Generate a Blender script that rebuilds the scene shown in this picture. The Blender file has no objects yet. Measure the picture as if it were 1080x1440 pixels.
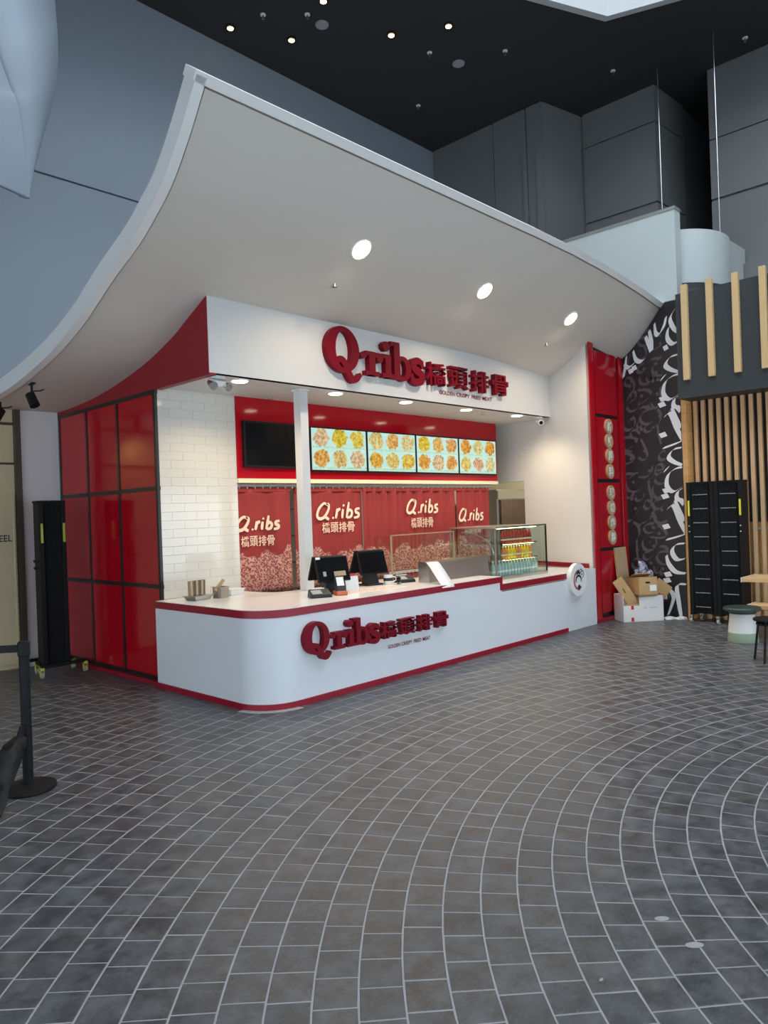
import bpy, bmesh, math, random
from mathutils import Vector, Matrix
from mathutils.geometry import tessellate_polygon
random.seed(7)
PI = math.pi
SC = bpy.context.scene
COL = SC.collection

# ------------------------------------------------------------------ camera
F_PX, ROLL, YAW, CAM_H = 1042.0, math.radians(2.057), math.radians(43.563), 1.7
fwd = Vector((math.cos(YAW), math.sin(YAW), 0)); rgt = Vector((math.sin(YAW), -math.cos(YAW), 0)); upv = Vector((0, 0, 1))
c_r = rgt * math.cos(ROLL) - upv * math.sin(ROLL)
c_u = rgt * math.sin(ROLL) + upv * math.cos(ROLL)
cam_d = bpy.data.cameras.new('camera')
cam_d.sensor_fit = 'VERTICAL'; cam_d.sensor_height = 36.0; cam_d.lens = F_PX / 1440 * 36.0
cam_d.shift_y = 1.5 / 1440; cam_d.clip_start = 0.05; cam_d.clip_end = 200
cam = bpy.data.objects.new('camera', cam_d); COL.objects.link(cam)
m3 = Matrix((c_r, c_u, -fwd)).transposed()
cam.matrix_world = Matrix.Translation((0, 0, CAM_H)) @ m3.to_4x4()
SC.camera = cam

# ------------------------------------------------------------------ world, daylight, exposure
w = bpy.data.worlds.new('world'); SC.world = w; w.use_nodes = True
bg = w.node_tree.nodes['Background']
bg.inputs[0].default_value = (0.78, 0.90, 1.0, 1); bg.inputs[1].default_value = 4.3
vs = SC.view_settings
vs.view_transform = 'Standard'; vs.look = 'None'; vs.gamma = 1.0; vs.use_curve_mapping = False
vs.exposure = 0.0
try: SC.cycles.transparent_max_bounces = 24
except Exception: pass

# ------------------------------------------------------------------ materials
MATS = {}
class NT:
    def __init__(s, name):
        s.m = bpy.data.materials.new(name); s.m.use_nodes = True
        s.t = s.m.node_tree; s.b = s.t.nodes['Principled BSDF']; s.o = s.t.nodes['Material Output']
    def n(s, kind, **kw):
        nd = s.t.nodes.new(kind)
        for k, v in kw.items(): setattr(nd, k, v)
        return nd
    def lk(s, a, b): s.t.links.new(a, b)
    def put(s, sock, v):
        if hasattr(v, 'links') or hasattr(v, 'is_linked'): s.lk(v, sock)
        elif isinstance(v, (tuple, list)): sock.default_value = tuple(v) + ((1,) if len(v) == 3 and len(sock.default_value) == 4 else ())
        else: sock.default_value = v
    def math(s, op, a, b=0.0, clamp=False):
        nd = s.n('ShaderNodeMath', operation=op); nd.use_clamp = clamp
        s.put(nd.inputs[0], a); s.put(nd.inputs[1], b); return nd.outputs[0]
    def step(s, v, lo, hi):
        nd = s.n('ShaderNodeMapRange', interpolation_type='SMOOTHSTEP')
        s.put(nd.inputs[0], v); nd.inputs[1].default_value = lo; nd.inputs[2].default_value = hi
        return nd.outputs[0]
    def mix(s, f, a, b):
        nd = s.n('ShaderNodeMix', data_type='RGBA'); s.put(nd.inputs[0], f); s.put(nd.inputs[6], a); s.put(nd.inputs[7], b)
        return nd.outputs[2]
    def coord(s, k='Object'): return s.n('ShaderNodeTexCoord').outputs[k]
    def noise(s, vec, scale, detail=3, rough=0.55, col=False):
        nd = s.n('ShaderNodeTexNoise'); s.lk(vec, nd.inputs['Vector']); nd.inputs['Scale'].default_value = scale
        nd.inputs['Detail'].default_value = detail; nd.inputs['Roughness'].default_value = rough
        return nd.outputs['Color' if col else 'Fac']
    def scalev(s, vec, v):
        nd = s.n('ShaderNodeVectorMath', operation='MULTIPLY'); s.lk(vec, nd.inputs[0]); nd.inputs[1].default_value = v; return nd.outputs[0]
    def bump(s, h, strength=0.2, dist=0.01):
        nd = s.n('ShaderNodeBump'); nd.inputs['Strength'].default_value = strength; nd.inputs['Distance'].default_value = dist
        s.lk(h, nd.inputs['Height']); s.lk(nd.outputs[0], s.b.inputs['Normal'])
    def col(s, v): s.put(s.b.inputs['Base Color'], v)
    def done(s, name): MATS[name] = s.m; return s.m

def mat(name, color, rough=0.5, metal=0.0, var=0.06, scale=3.0, bump=0.0, bscale=40.0, coat=0.0, spec=0.5, emit=None, estr=0.0):
    t = NT(name)
    co = t.coord('Object')
    nz = t.noise(co, scale, 4)
    lo = tuple(max(0, c * (1 - var)) for c in color); hi = tuple(min(1, c * (1 + var)) for c in color)
    t.col(t.mix(nz, lo, hi))
    t.b.inputs['Roughness'].default_value = rough; t.b.inputs['Metallic'].default_value = metal
    t.b.inputs['Specular IOR Level'].default_value = spec
    if coat: t.b.inputs['Coat Weight'].default_value = coat; t.b.inputs['Coat Roughness'].default_value = 0.04
    if bump: t.bump(t.noise(co, bscale, 3), bump, 0.004)
    if emit: t.b.inputs['Emission Color'].default_value = tuple(emit) + (1,); t.b.inputs['Emission Strength'].default_value = estr
    return t.done(name)

def wood(name, c1, c2, scale=(6, 6, 0.8), rough=0.55):
    t = NT(name); co = t.coord('Object')
    oi = t.n('ShaderNodeObjectInfo').outputs['Random']
    ad = t.n('ShaderNodeVectorMath', operation='ADD'); t.lk(t.scalev(co, scale), ad.inputs[0])
    cx = t.n('ShaderNodeCombineXYZ'); t.lk(t.math('MULTIPLY', oi, 37.0), cx.inputs[0]); t.lk(cx.outputs[0], ad.inputs[1])
    nz = t.noise(ad.outputs[0], 4.0, 5, 0.6)
    f = t.math('ADD', t.math('MULTIPLY', nz, 0.75), t.math('MULTIPLY', oi, 0.35), True)
    t.col(t.mix(f, c1, c2)); t.b.inputs['Roughness'].default_value = rough
    t.bump(nz, 0.15, 0.003)
    return t.done(name)

mat('white_paint', (0.68, 0.68, 0.675), 0.55, var=0.02)
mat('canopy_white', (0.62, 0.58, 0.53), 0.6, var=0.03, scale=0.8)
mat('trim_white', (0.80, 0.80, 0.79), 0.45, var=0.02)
mat('counter_white', (0.74, 0.765, 0.80), 0.16, var=0.02, coat=0.4)
mat('worktop_white', (0.80, 0.79, 0.775), 0.22, var=0.03, scale=9)
mat('tile_white', (0.66, 0.645, 0.60), 0.10, var=0.03)
mat('grout_white', (0.64, 0.625, 0.585), 0.5)
mat('red_gloss', (0.41, 0.0035, 0.012), 0.10, var=0.04, spec=0.35)
mat('red_back', (0.41, 0.0035, 0.012), 0.10, var=0.04, spec=0.35)
mat('red_panel', (0.41, 0.0035, 0.012), 0.10, var=0.04, spec=0.35)
mat('red_matte', (0.27, 0.006, 0.016), 0.5, var=0.05)
mat('red_trim', (0.30, 0.004, 0.022), 0.35, var=0.05)
mat('letter_red', (0.190, 0.001, 0.012), 0.5, var=0.06, spec=0.2)
mat('black_frame', (0.012, 0.010, 0.010), 0.35)
mat('black_satin', (0.008, 0.008, 0.009), 0.55, var=0.2, spec=0.22)
mat('black_gloss', (0.006, 0.006, 0.007), 0.08)
mat('ceiling_dark', (0.022, 0.0215, 0.0235), 0.75, var=0.1, scale=0.4)
mat('wall_bluegrey', (0.27, 0.315, 0.37), 0.6, var=0.04, scale=0.5)
mat('wall_grey', (0.175, 0.178, 0.18), 0.55, var=0.05, scale=0.6)
mat('parapet_pale', (0.56, 0.59, 0.58), 0.45, var=0.03)
mat('mural_black', (0.015, 0.012, 0.014), 0.38, var=0.35, scale=1.6)
mat('mural_grey', (0.088, 0.075, 0.086), 0.42, var=0.25, scale=2.0)
mat('mural_white', (0.80, 0.80, 0.82), 0.42, var=0.02)
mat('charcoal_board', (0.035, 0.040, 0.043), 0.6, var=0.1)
wood('wood_batten', (0.58, 0.33, 0.15), (0.76, 0.51, 0.28))
wood('wood_batten_pale', (0.62, 0.40, 0.18), (0.78, 0.55, 0.29))
wood('wood_block', (0.55, 0.27, 0.085), (0.72, 0.42, 0.16), (2, 2, 2))
wood('wood_table', (0.55, 0.33, 0.14), (0.70, 0.47, 0.23), (4, 0.7, 4))
mat('steel', (0.56, 0.55, 0.53), 0.28, metal=1.0, var=0.05)
mat('steel_dull', (0.42, 0.38, 0.35), 0.38, metal=0.9, var=0.06)
mat('chrome', (0.7, 0.7, 0.7), 0.12, metal=1.0)
mat('grey_metal', (0.40, 0.40, 0.37), 0.4, metal=0.5)
mat('cream_door', (0.56, 0.47, 0.30), 0.5, var=0.04)
mat('brown_frame', (0.055, 0.045, 0.030), 0.5)
mat('kitchen_wall', (0.66, 0.62, 0.50), 0.5, var=0.04)
mat('cardboard', (0.50, 0.315, 0.145), 0.8, var=0.10, scale=8, bump=0.05)
mat('cardboard_dull', (0.40, 0.28, 0.165), 0.85, var=0.12, scale=8)
mat('carton_white', (0.76, 0.75, 0.73), 0.6, var=0.03)
mat('tape_red', (0.55, 0.02, 0.03), 0.4)
mat('paper', (0.82, 0.82, 0.81), 0.7, var=0.02)
mat('print_grey', (0.35, 0.35, 0.36), 0.8)
mat('foam_white', (0.85, 0.85, 0.85), 0.7)
mat('yellow', (0.75, 0.70, 0.04), 0.4)
mat('yellow_green', (0.48, 0.50, 0.05), 0.4)
mat('rubber', (0.10, 0.10, 0.10), 0.6)
mat('wheel_grey', (0.36, 0.35, 0.33), 0.5)
mat('stool_green', (0.030, 0.052, 0.044), 0.4)
mat('stool_white', (0.66, 0.66, 0.63), 0.4)
mat('stool_sage', (0.30, 0.38, 0.27), 0.45)
mat('dark_plastic', (0.022, 0.023, 0.026), 0.4, spec=0.35)
mat('grey_plastic', (0.32, 0.33, 0.33), 0.45)
mat('orange_plastic', (0.55, 0.13, 0.05), 0.4)
mat('can_red', (0.42, 0.02, 0.03), 0.3, metal=0.3)
mat('silver', (0.72, 0.72, 0.70), 0.25, metal=0.9)
mat('juice_yellow', (0.80, 0.56, 0.03), 0.2)
mat('juice_red', (0.40, 0.045, 0.035), 0.2)
mat('juice_orange', (0.70, 0.25, 0.08), 0.2)
mat('label_cream', (0.85, 0.78, 0.55), 0.5)
mat('plate_bronze', (0.50, 0.31, 0.18), 0.5, var=0.05, spec=0.2)
mat('plate_text', (0.85, 0.85, 0.78), 0.4)
mat('emblem_red', (0.45, 0.06, 0.05), 0.5)
mat('emblem_black', (0.015, 0.015, 0.02), 0.5)
mat('cream_print', (0.86, 0.66, 0.50), 0.8, var=0.04)
mat('gum', (0.34, 0.34, 0.33), 0.7)
mat('mortar', (0.42, 0.41, 0.40), 0.85, var=0.15, scale=12)
mat('lamp_warm', (1, 0.9, 0.7), 0.5, emit=(1.0, 0.80, 0.52), estr=28.0)
mat('lamp_soffit', (1, 0.95, 0.85), 0.5, emit=(1.0, 0.90, 0.72), estr=14.0)
mat('lamp_ceiling', (1, 0.9, 0.7), 0.5, emit=(1.0, 0.60, 0.25), estr=9.0)
mat('led_warm', (1, 0.9, 0.6), 0.5, emit=(1.0, 0.80, 0.35), estr=9.0)
mat('indicator_red', (0.6, 0.02, 0.02), 0.5, emit=(1.0, 0.1, 0.06), estr=1.5)
mat('packet_tan', (0.42, 0.31, 0.19), 0.6, var=0.1)
mat('packet_dark', (0.13, 0.11, 0.09), 0.6)
mat('skylight_white', (0.45, 0.455, 0.46), 0.6)
mat('wall_added_dark', (0.10, 0.085, 0.07), 0.6)  # dark tone of the added left wall, for darker reflections in the panels

def glass_mat(name, tint, rmix=1.0):
    t = NT(name)
    tr = t.n('ShaderNodeBsdfTransparent'); tr.inputs[0].default_value = tint + (1,)
    gl = t.n('ShaderNodeBsdfGlossy'); gl.inputs['Roughness'].default_value = 0.02
    fr = t.n('ShaderNodeLayerWeight'); fr.inputs[0].default_value = 0.5
    mx = t.n('ShaderNodeMixShader'); t.lk(t.math('ADD', 0.055*rmix, t.math('MULTIPLY', t.math('POWER', fr.outputs['Facing'], 4.0), 0.55*rmix)), mx.inputs[0])
    t.lk(tr.outputs[0], mx.inputs[1]); t.lk(gl.outputs[0], mx.inputs[2]); t.lk(mx.outputs[0], t.o.inputs[0])
    return t.done(name)
glass_mat('glass', (0.93, 0.97, 0.94))
glass_mat('glass_green', (0.86, 0.92, 0.89))
mat('water_clear', (0.42, 0.55, 0.55), 0.12, var=0.05)
def plastic_film():
    t = NT('plastic_film')
    tr = t.n('ShaderNodeBsdfTransparent'); tr.inputs[0].default_value = (0.80, 0.83, 0.92, 1)
    gl = t.n('ShaderNodeBsdfPrincipled'); gl.inputs['Base Color'].default_value = (0.55, 0.60, 0.75, 1); gl.inputs['Roughness'].default_value = 0.12
    mx = t.n('ShaderNodeMixShader'); t.lk(t.step(t.noise(t.coord(), 14, 3), 0.35, 0.7), mx.inputs[0])
    t.lk(tr.outputs[0], mx.inputs[1]); t.lk(gl.outputs[0], mx.inputs[2]); t.lk(mx.outputs[0], t.o.inputs[0])
    t.done('plastic_film')
plastic_film()

def floor_tile_mat():
    t = NT('floor_tile'); co = t.coord('Object')
    at = t.n('ShaderNodeVertexColor'); at.layer_name = 'tint'
    geo = t.n('ShaderNodeNewGeometry').outputs['Position']
    n1 = t.step(t.noise(geo, 8, 7, 0.68), 0.28, 0.74); n2 = t.noise(t.scalev(geo, (1, 3.2, 1)), 34, 4, 0.6); n3 = t.noise(geo, 0.5, 3)
    base = t.mix(n1, (0.046, 0.048, 0.056), (0.145, 0.145, 0.153))
    ml = t.n('ShaderNodeMix', data_type='RGBA', blend_type='MULTIPLY'); ml.inputs[0].default_value = 1.0
    t.lk(base, ml.inputs[6]); t.lk(at.outputs[0], ml.inputs[7])
    wear = t.mix(t.math('MULTIPLY', t.step(n2, 0.48, 0.95), 0.6), ml.outputs[2], (0.20, 0.197, 0.20))
    t.col(wear)
    t.put(t.b.inputs['Roughness'], t.math('ADD', t.math('MULTIPLY', n1, 0.22), 0.30))
    t.b.inputs['Specular IOR Level'].default_value = 0.45
    hb = t.math('ADD', n1, t.math('MULTIPLY', n2, 0.5)); t.bump(hb, 0.22, 0.004)
    t.done('floor_tile')
floor_tile_mat()
mat('floor_grout', (0.36, 0.36, 0.365), 0.85, var=0.18, scale=6)

def screen_mat():
    t = NT('menu_screen'); g = t.coord('Generated')
    sp = t.n('ShaderNodeSeparateXYZ'); t.lk(g, sp.inputs[0]); u, v = sp.outputs[0], sp.outputs[2]
    rnd = t.n('ShaderNodeObjectInfo').outputs['Random']
    u3, v2 = t.math('MULTIPLY', u, 3.0), t.math('MULTIPLY', v, 2.0)
    cu, cv = t.math('FRACT', u3), t.math('FRACT', v2)
    iu, iv = t.math('FLOOR', u3), t.math('FLOOR', v2)
    cx = t.n('ShaderNodeCombineXYZ'); t.lk(iu, cx.inputs[0]); t.lk(iv, cx.inputs[1]); t.lk(t.math('MULTIPLY', rnd, 19.0), cx.inputs[2])
    wn = t.n('ShaderNodeTexWhiteNoise', noise_dimensions='3D'); t.lk(cx.outputs[0], wn.inputs['Vector'])
    ws = t.n('ShaderNodeSeparateColor'); t.lk(wn.outputs['Color'], ws.inputs[0])
    ad = t.n('ShaderNodeVectorMath', operation='ADD'); t.lk(t.scalev(g, (3.0, 1, 1.6)), ad.inputs[0]); t.lk(wn.outputs['Color'], ad.inputs[1])
    nz = t.noise(ad.outputs[0], 5.0, 4, 0.6)
    vo = t.n('ShaderNodeTexVoronoi'); t.lk(ad.outputs[0], vo.inputs['Vector']); vo.inputs['Scale'].default_value = 9.0
    dx, dy = t.math('SUBTRACT', cu, 0.5), t.math('MULTIPLY', t.math('SUBTRACT', cv, 0.56), 0.95)
    d = t.math('SQRT', t.math('ADD', t.math('MULTIPLY', dx, dx), t.math('MULTIPLY', dy, dy)))
    d = t.math('ADD', d, t.math('MULTIPLY', t.math('SUBTRACT', nz, 0.5), 0.42))
    blob = t.math('SUBTRACT', 1.0, t.step(d, 0.38, 0.43))
    rp = t.n('ShaderNodeValToRGB'); e = rp.color_ramp.elements
    e[0].position = 0.0; e[0].color = (0.10, 0.035, 0.012, 1); e[1].position = 1.0; e[1].color = (0.80, 0.62, 0.26, 1)
    k = e.new(0.35); k.color = (0.34, 0.14, 0.03, 1); k = e.new(0.66); k.color = (0.66, 0.36, 0.07, 1)
    t.lk(t.math('ADD', t.math('MULTIPLY', nz, 0.8), t.math('MULTIPLY', vo.outputs['Distance'], 0.55)), rp.inputs[0])
    hs = t.n('ShaderNodeHueSaturation'); t.lk(rp.outputs[0], hs.inputs['Color'])
    t.lk(t.math('ADD', 0.49, t.math('MULTIPLY', ws.outputs[0], 0.06)), hs.inputs['Hue'])
    t.lk(t.math('ADD', 0.60, t.math('MULTIPLY', ws.outputs[1], 0.5)), hs.inputs['Saturation'])
    bgc = t.mix(t.noise(g, 7, 2), (0.42, 0.72, 0.66), (0.72, 0.86, 0.80))
    im = t.mix(blob, bgc, hs.outputs['Color'])
    cap = t.math('MULTIPLY', t.math('LESS_THAN', cv, 0.15), t.math('GREATER_THAN', cv, 0.05))
    tx = t.math('GREATER_THAN', t.noise(t.scalev(g, (60, 1, 26)), 1.0, 2), 0.52)
    im = t.mix(t.math('MULTIPLY', cap, t.math('MULTIPLY', tx, 0.75)), im, (0.35, 0.55, 0.10))
    t.col((0.02, 0.02, 0.02)); t.b.inputs['Roughness'].default_value = 0.15
    gm_ = t.n('ShaderNodeGamma'); t.lk(im, gm_.inputs[0]); gm_.inputs[1].default_value = 1.25; t.lk(gm_.outputs[0], t.b.inputs['Emission Color']); t.b.inputs['Emission Strength'].default_value = 1.05
    t.done('menu_screen')
screen_mat()

def curtain_mat():
    t = NT('curtain_red'); co = t.coord('Object')
    sp = t.n('ShaderNodeSeparateXYZ'); t.lk(co, sp.inputs[0])
    sx = t.n('ShaderNodeCombineXYZ'); t.lk(sp.outputs[0], sx.inputs[0])
    oi = t.n('ShaderNodeObjectInfo').outputs['Random']; t.lk(t.math('MULTIPLY', oi, 31.0), sx.inputs[1])
    hz = t.noise(sx.outputs[0], 3.0, 3, 0.6)
    top = t.math('ADD', 0.13, t.math('MULTIPLY', hz, 0.62))
    pile = t.math('SUBTRACT', 1.0, t.step(t.math('SUBTRACT', sp.outputs[2], top), -0.012, 0.012))
    vo = t.n('ShaderNodeTexVoronoi'); t.lk(t.scalev(co, (1, 0.0, 1.25)), vo.inputs['Vector']); vo.inputs['Scale'].default_value = 42
    wv = t.noise(t.scalev(co, (1, 0, 1)), 38, 4, 0.7)
    pile_tone = t.noise(t.scalev(co, (1, 0, 1.6)), 6, 3)  # random tone within the printed meat pile
    f = t.math('MULTIPLY', t.step(t.math('ADD', t.math('MULTIPLY', vo.outputs['Distance'], 0.6), t.math('MULTIPLY', wv, 0.6)), 0.45, 0.75), t.math('ADD', 0.35, pile_tone), True)
    pc = t.mix(f, (0.24, 0.028, 0.028), (0.72, 0.40, 0.33))
    red = t.mix(t.noise(t.scalev(co, (5, 0, 0.5)), 2.0, 3), (0.25, 0.018, 0.020), (0.34, 0.032, 0.030))
    t.col(t.mix(pile, red, pc)); t.b.inputs['Roughness'].default_value = 0.75
    t.done('curtain_red')
curtain_mat()

def speckle_sheet():
    t = NT('printed_sheet'); co = t.coord('Object')
    f = t.math('GREATER_THAN', t.noise(co, 55, 3), 0.53)
    t.col(t.mix(f, (0.74, 0.70, 0.66), (0.62, 0.25, 0.20))); t.b.inputs['Roughness'].default_value = 0.5
    t.done('printed_sheet')
speckle_sheet()
def text_sheet():
    t = NT('text_sheet'); co = t.coord('Generated')
    sp = t.n('ShaderNodeSeparateXYZ'); t.lk(co, sp.inputs[0])
    ln = t.math('GREATER_THAN', t.math('FRACT', t.math('MULTIPLY', sp.outputs[2], 16.0)), 0.55)
    nz = t.math('GREATER_THAN', t.noise(t.scalev(co, (30, 1, 16)), 1.6, 2), 0.5)
    t.col(t.mix(t.math('MULTIPLY', t.math('MULTIPLY', ln, nz), 0.45), (0.80, 0.81, 0.82), (0.25, 0.30, 0.38)))
    t.b.inputs['Roughness'].default_value = 0.6
    t.done('text_sheet')
text_sheet()
def oven_mesh_mat():
    t = NT('oven_mesh'); co = t.coord('Object')
    vo = t.n('ShaderNodeTexVoronoi'); t.lk(co, vo.inputs['Vector']); vo.inputs['Scale'].default_value = 45
    t.col(t.mix(vo.outputs['Distance'], (0.06, 0.035, 0.025), (0.16, 0.11, 0.085))); t.b.inputs['Roughness'].default_value = 0.35
    t.b.inputs['Metallic'].default_value = 0.4
    t.done('oven_mesh')
oven_mesh_mat()

# ------------------------------------------------------------------ mesh builder
class MB:
    def __init__(s): s.v = []; s.f = []
    def add(s, vs, fs):
        o = len(s.v); s.v += [tuple(p) for p in vs]; s.f += [tuple(i + o for i in f) for f in fs]; return s
    def box(s, x0, x1, y0, y1, z0, z1):
        return s.add([(x0,y0,z0),(x1,y0,z0),(x1,y1,z0),(x0,y1,z0),(x0,y0,z1),(x1,y0,z1),(x1,y1,z1),(x0,y1,z1)],
                     [(0,3,2,1),(4,5,6,7),(0,1,5,4),(1,2,6,5),(2,3,7,6),(3,0,4,7)])
    def xbox(s, M, sx, sy, sz):
        b = MB().box(-sx/2, sx/2, -sy/2, sy/2, -sz/2, sz/2)
        return s.add([M @ Vector(p) for p in b.v], b.f)
    def hexa(s, bottom, top):
        return s.add(list(bottom) + list(top), [(0,3,2,1),(4,5,6,7),(0,1,5,4),(1,2,6,5),(2,3,7,6),(3,0,4,7)])
    def prism(s, poly, z0, z1, axis='z'):
        n = len(poly)
        def P(a, b, h): return (a, b, h) if axis == 'z' else ((a, h, b) if axis == 'y' else (h, a, b))
        vs = [P(a, b, z0) for a, b in poly] + [P(a, b, z1) for a, b in poly]
        fs = [(i, (i+1) % n, n + (i+1) % n, n + i) for i in range(n)]
        tri = tessellate_polygon([[Vector((a, b, 0)) for a, b in poly]])
        fs += [tuple(t) for t in tri] + [tuple(n + i for i in t) for t in tri]
        return s.add(vs, fs)
    def ring_prism(s, outer, inner, z0, z1, axis='y'):
        n = len(outer)
        def P(a, b, h): return (a, b, h) if axis == 'z' else ((a, h, b) if axis == 'y' else (h, a, b))
        vs = [P(*p, z0) for p in outer] + [P(*p, z0) for p in inner] + [P(*p, z1) for p in outer] + [P(*p, z1) for p in inner]
        fs = []
        for i in range(n):
            j = (i+1) % n
            fs += [(i, j, n+j, n+i), (2*n+i, 2*n+j, 3*n+j, 3*n+i), (i, j, 2*n+j, 2*n+i), (n+i, n+j, 3*n+j, 3*n+i)]
        return s.add(vs, fs)
    def cyl(s, p0, p1, r0, r1=None, seg=16, caps=True):
        p0, p1 = Vector(p0), Vector(p1); r1 = r0 if r1 is None else r1
        d = (p1 - p0).normalized(); a = d.orthogonal().normalized(); b = d.cross(a)
        vs = []
        for p, r in ((p0, r0), (p1, r1)):
            for i in range(seg):
                t = 2*PI*i/seg; vs.append(p + a*(r*math.cos(t)) + b*(r*math.sin(t)))
        fs = [(i, (i+1) % seg, seg + (i+1) % seg, seg + i) for i in range(seg)]
        if caps: fs += [tuple(range(seg))[::-1], tuple(range(seg, 2*seg))]
        return s.add(vs, fs)
    def lathe(s, prof, c=(0,0,0), seg=24):
        vs = []; n = len(prof)
        for r, z in prof:
            for i in range(seg):
                t = 2*PI*i/seg; vs.append((c[0]+r*math.cos(t), c[1]+r*math.sin(t), c[2]+z))
        fs = []
        for k in range(n-1):
            for i in range(seg):
                j = (i+1) % seg; fs.append((k*seg+i, k*seg+j, (k+1)*seg+j, (k+1)*seg+i))
        fs += [tuple(range(seg))[::-1], tuple(range((n-1)*seg, n*seg))]
        return s.add(vs, fs)
    def tube(s, pts, r, seg=8):
        pts = [Vector(p) for p in pts]; n = len(pts); vs = []; up = None
        for k, p in enumerate(pts):
            d = (pts[min(k+1, n-1)] - pts[max(k-1, 0)]).normalized()
            if up is None: up = d.orthogonal().normalized()
            up = (up - d*up.dot(d)).normalized(); b = d.cross(up)
            for i in range(seg):
                t = 2*PI*i/seg; vs.append(p + up*(r*math.cos(t)) + b*(r*math.sin(t)))
        fs = []
        for k in range(n-1):
            for i in range(seg):
                j = (i+1) % seg; fs.append((k*seg+i, k*seg+j, (k+1)*seg+j, (k+1)*seg+i))
        fs += [tuple(range(seg))[::-1], tuple(range((n-1)*seg, n*seg))]
        return s.add(vs, fs)
    def xf(s, fn): s.v = [tuple(fn(Vector(p))) for p in s.v]; return s
    def merge(s, o): return s.add(o.v, o.f)

def ell(cx, cy, rx, ry, n=28, a0=0.0): return [(cx + rx*math.cos(a0+2*PI*i/n), cy + ry*math.sin(a0+2*PI*i/n)) for i in range(n)]
def smooth_path(pts, k=6):
    out = []; n = len(pts)
    for i in range(n-1):
        p0, p1, p2, p3 = pts[max(i-1,0)], pts[i], pts[i+1], pts[min(i+2,n-1)]
        for j in range(k):
            t = j/k; t2, t3 = t*t, t*t*t
            out.append(tuple(0.5*((2*p1[a]) + (-p0[a]+p2[a])*t + (2*p0[a]-5*p1[a]+4*p2[a]-p3[a])*t2 + (-p0[a]+3*p1[a]-3*p2[a]+p3[a])*t3) for a in range(len(p1))))
    out.append(tuple(pts[-1])); return out
def stroke_poly(pts, wd):
    """outline of a stroke of varying width: list of points, widths"""
    n = len(pts); L, R_ = [], []
    for i in range(n):
        a, b = pts[max(i-1,0)], pts[min(i+1,n-1)]
        dx, dy = b[0]-a[0], b[1]-a[1]; l = math.hypot(dx, dy) or 1
        w_ = wd(i/(n-1))/2
        L.append((pts[i][0]-dy/l*w_, pts[i][1]+dx/l*w_)); R_.append((pts[i][0]+dy/l*w_, pts[i][1]-dx/l*w_))
    return L, R_

ROOTM = {}
def finish(me, smooth):
    bm = bmesh.new(); bm.from_mesh(me); bmesh.ops.recalc_face_normals(bm, faces=bm.faces); bm.to_mesh(me); bm.free()
    if smooth:
        me.polygons.foreach_set('use_smooth', [True]*len(me.polygons))
        try: me.set_sharp_from_angle(angle=math.radians(38))
        except Exception: pass
def obj(name, mb, m, parent=None, world=True, smooth=False, bevel=0.0, recalc=True):
    vs = mb.v
    if parent is not None and world:
        Mi = ROOTM[parent.name].inverted(); vs = [tuple(Mi @ Vector(p)) for p in vs]
    me = bpy.data.meshes.new(name); me.from_pydata(vs, [], mb.f)
    if recalc: finish(me, smooth)
    me.materials.append(MATS[m])
    o = bpy.data.objects.new(name, me); COL.objects.link(o)
    if parent is not None: o.parent = parent; ROOTM[o.name] = ROOTM[parent.name].copy()
    else: ROOTM[o.name] = Matrix.Identity(4)
    if bevel:
        b = o.modifiers.new('bevel', 'BEVEL'); b.width = bevel; b.segments = 2; b.limit_method = 'ANGLE'
    return o
def thing(name, label, cat, loc=(0,0,0), rotz=0.0, group=None, kind=None):
    o = bpy.data.objects.new(name, None); COL.objects.link(o); o.empty_display_size = 0.1
    o.location = loc; o.rotation_euler = (0, 0, rotz)
    ROOTM[o.name] = Matrix.Translation(loc) @ Matrix.Rotation(rotz, 4, 'Z')
    o['label'] = label
    if kind: o['kind'] = kind
    else: o['category'] = cat
    if group: o['group'] = group
    return o
def tag(o, label, cat=None, group=None, kind=None):
    o['label'] = label
    if cat: o['category'] = cat
    if group: o['group'] = group
    if kind: o['kind'] = kind
    return o
def struct(name, mb, m, label, **kw):
    o = obj(name, mb, m, None, **kw); o['kind'] = 'structure'; o['label'] = label; return o
def copy_tree(o, parent=None):
    c = o.copy(); COL.objects.link(c)
    if parent is not None: c.parent = parent
    for ch in list(o.children): copy_tree(ch, c)
    return c
def light(name, kind, loc, energy, color, aim=None, size=0.1, spot=None, blend=0.6, parent=None):
    l = bpy.data.lights.new(name, kind); l.energy = energy; l.color = color
    if kind == 'AREA': l.shape = 'DISK'; l.size = size
    else: l.shadow_soft_size = size
    if kind == 'SPOT': l.spot_size = math.radians(spot or 90); l.spot_blend = blend
    o = bpy.data.objects.new(name, l); COL.objects.link(o); o.location = loc
    if aim is not None: o.rotation_euler = (Vector(aim) - Vector(loc)).to_track_quat('-Z', 'Y').to_euler()
    return o

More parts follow.
